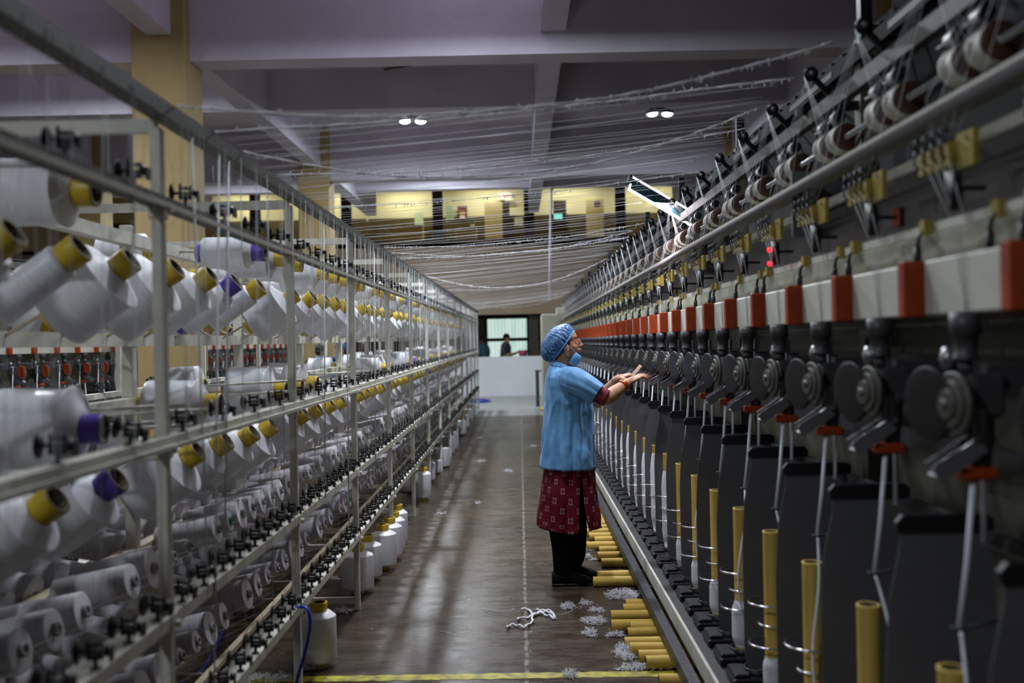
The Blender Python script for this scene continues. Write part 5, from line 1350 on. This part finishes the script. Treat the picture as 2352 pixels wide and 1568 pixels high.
while y < 21.5:
    o = thing('yarn_tube', 'yellow card tube on the floor, %s one beyond the woman' % ordn(k), 'yarn tube', (0.44+rf.uniform(-.03, .12) if y > 10 else 0.52+rf.uniform(-.04, .08), y, 0.030), 'yellow tubes lying on the floor by the machine')
    o.rotation_euler = (0, PI/2, rf.uniform(-0.06, 0.06)); link('tube', TB['l'], o); k += 1; y += rf.choice([0.07, 0.07, 0.08, 0.10, 0.28]) if y < 11 else rf.choice([0.09, 0.15, 0.3, 0.5])

# lint and waste yarn on the floor
def lint(p, w_, d_, h_, n, label, r=0.0012, seed=0):
    r_ = random.Random(seed); m = MB(); n = int(n*2.6)
    for i in range(n):
        a = r_.uniform(0, 2*PI); q = math.sqrt(r_.random()); c = Vector((math.cos(a)*q*w_/2, math.sin(a)*q*d_/2, 0.003+r_.random()*h_*(1-q*q*0.8)))
        pts = [c]; v = Vector((r_.uniform(-1, 1), r_.uniform(-1, 1), r_.uniform(-.3, .5)))
        for s in range(8):
            v = (v+Vector((r_.uniform(-1, 1), r_.uniform(-1, 1), r_.uniform(-.5, .5)))*1.2).normalized(); c = c+v*r_.uniform(0.003, 0.006); c.z = max(0.003, c.z); pts.append(c)
        m.tube(pts, [r*0.5]+[r*r_.uniform(0.7, 1.5)]*7+[r*0.4], 4)
    tag(m.build('lint_clump', 'fuzz', None, (p.x, p.y, 0)), label, 'lint', 'lint lying on the aisle floor')
for i, (px, py, w_, d_, h_, n, lab) in enumerate((
    (1430, 1369, 0.19, 0.16, 0.03, 170, 'largest fluffy white lint clump, between the two groups of yellow tubes'), (1437, 1342, 0.14, 0.06, 0.02, 60, 'thin lint clump against the tube at the black shoe'),
    (1366, 1429, 0.12, 0.11, 0.02, 80, 'white lint clump left of the near group of tubes'), (1372, 1403, 0.06, 0.06, 0.015, 30, 'small lint clump in line with the farthest near tube'),
    (1355, 1457, 0.06, 0.08, 0.02, 34, 'small lint tuft left of the large open tube end'), (1413, 1460, 0.07, 0.05, 0.02, 44, 'lint tuft just left of the near group of tubes'),
    (1303, 1395, 0.07, 0.08, 0.02, 44, 'lint tuft right of the white rope of waste yarn'), (1345, 1386, 0.07, 0.05, 0.01, 20, 'wispy lint trail right of the tuft near the waste yarn'), (1439, 1500, 0.10, 0.22, 0.03, 140, 'lint mound over the ends of the nearest tubes'),
    (1480, 1536, 0.24, 0.05, 0.02, 90, 'long lint strip in front of the nearest floor tube'), (1310, 1553, 0.05, 0.06, 0.02, 36, 'lint tuft lying on the yellow floor line'), (1358, 1263, 0.06, 0.05, 0.012, 26, 'lint by the open tube ends behind the legs'),
    (1347, 1281, 0.035, 0.035, 0.03, 30, 'round lint ball near the black trousers'), (1363, 1286, 0.03, 0.03, 0.01, 12, 'tiny lint speck right of the round ball'),
    (1106, 1060, 0.10, 0.14, 0.02, 44, 'lint clump in the aisle left of the bright reflection'), (1168, 1083, 0.10, 0.10, 0.02, 40, 'dark edged lint in the middle of the aisle'), (1097, 1156, 0.05, 0.05, 0.01, 12, 'small lint flake in the left half of the aisle'),
    (1106, 937, 0.25, 0.4, 0.02, 40, 'far lint heap beside the coiled blue hose'), (1224, 938, 0.25, 0.4, 0.02, 30, 'far lint heap near the steel stand'), (1226, 1025, 0.10, 0.10, 0.02, 24, 'lint flake left of the woman, farther one'),
    (1102, 1006, 0.10, 0.12, 0.02, 24, 'lint flake beside the floor cones, far'), (788, 1405, 0.10, 0.06, 0.02, 40, 'lint at the foot of the creel beside the nearest cone'), (710, 1535, 0.08, 0.05, 0.015, 40, 'lint around the base of the nearest floor cone'),
    (600, 1560, 0.3, 0.08, 0.02, 90, 'lint strewn on the floor at the lower left of the yellow line'), (768, 1330, 0.03, 0.03, 0.01, 10, 'small white flake under the creel'), (1013, 1180, 0.08, 0.03, 0.01, 14, 'wispy lint beside the slender floor cone'))):
    lint(WF(px, py), w_, d_, h_, n, lab, seed=i)
rope = [[(1164, 1443), (1170, 1438), (1180, 1436), (1193, 1438), (1205, 1441), (1215, 1434), (1224, 1428), (1222, 1418), (1232, 1411), (1246, 1408)],
        [(1190, 1425), (1192, 1420), (1205, 1421), (1222, 1414), (1238, 1408), (1252, 1413), (1264, 1416), (1272, 1421)],
        [(1197, 1402), (1210, 1399), (1220, 1408), (1228, 1414), (1240, 1404), (1256, 1405), (1270, 1412), (1276, 1420)], [(1232, 1401), (1246, 1406), (1262, 1403), (1270, 1408)]]
m = MB()
for r_ in rope: m.tube([v+Vector((0, 0, 0.004*math.sin(i*0.9)+0.004)) for i, v in enumerate(smooth_path([WF(x, y_, 0.006) for x, y_ in r_], 5))], 0.0062, 8)
tag(m.build('waste_yarn', 'fuzz'), 'tangle of thick white waste yarn lying across the floor joint', 'waste yarn')
m = MB()
for r_ in ([(1115, 1398), (1120, 1404), (1110, 1396), (1140, 1403), (1165, 1402), (1182, 1397), (1172, 1404)], [(1276, 1412), (1300, 1408), (1322, 1396), (1338, 1392), (1330, 1398)], [(1010, 1448), (1030, 1452), (1048, 1458)]):
    m.tube(smooth_path([WF(x, y_, 0.004) for x, y_ in r_], 5), 0.0012, 5)
tag(m.build('loose_thread', 'thread'), 'thin curled threads lying on the floor around the waste yarn', 'loose threads')

# light of the inspection lamp, thrown down on the machine and the woman
Lc = (LA+LB)/2
l = lamp_light('lamp_light', Lc+Vector((-0.12, -0.02, -0.0)), 18, 0.40, (1.0, 0.90, 1.0), size_y=0.08)
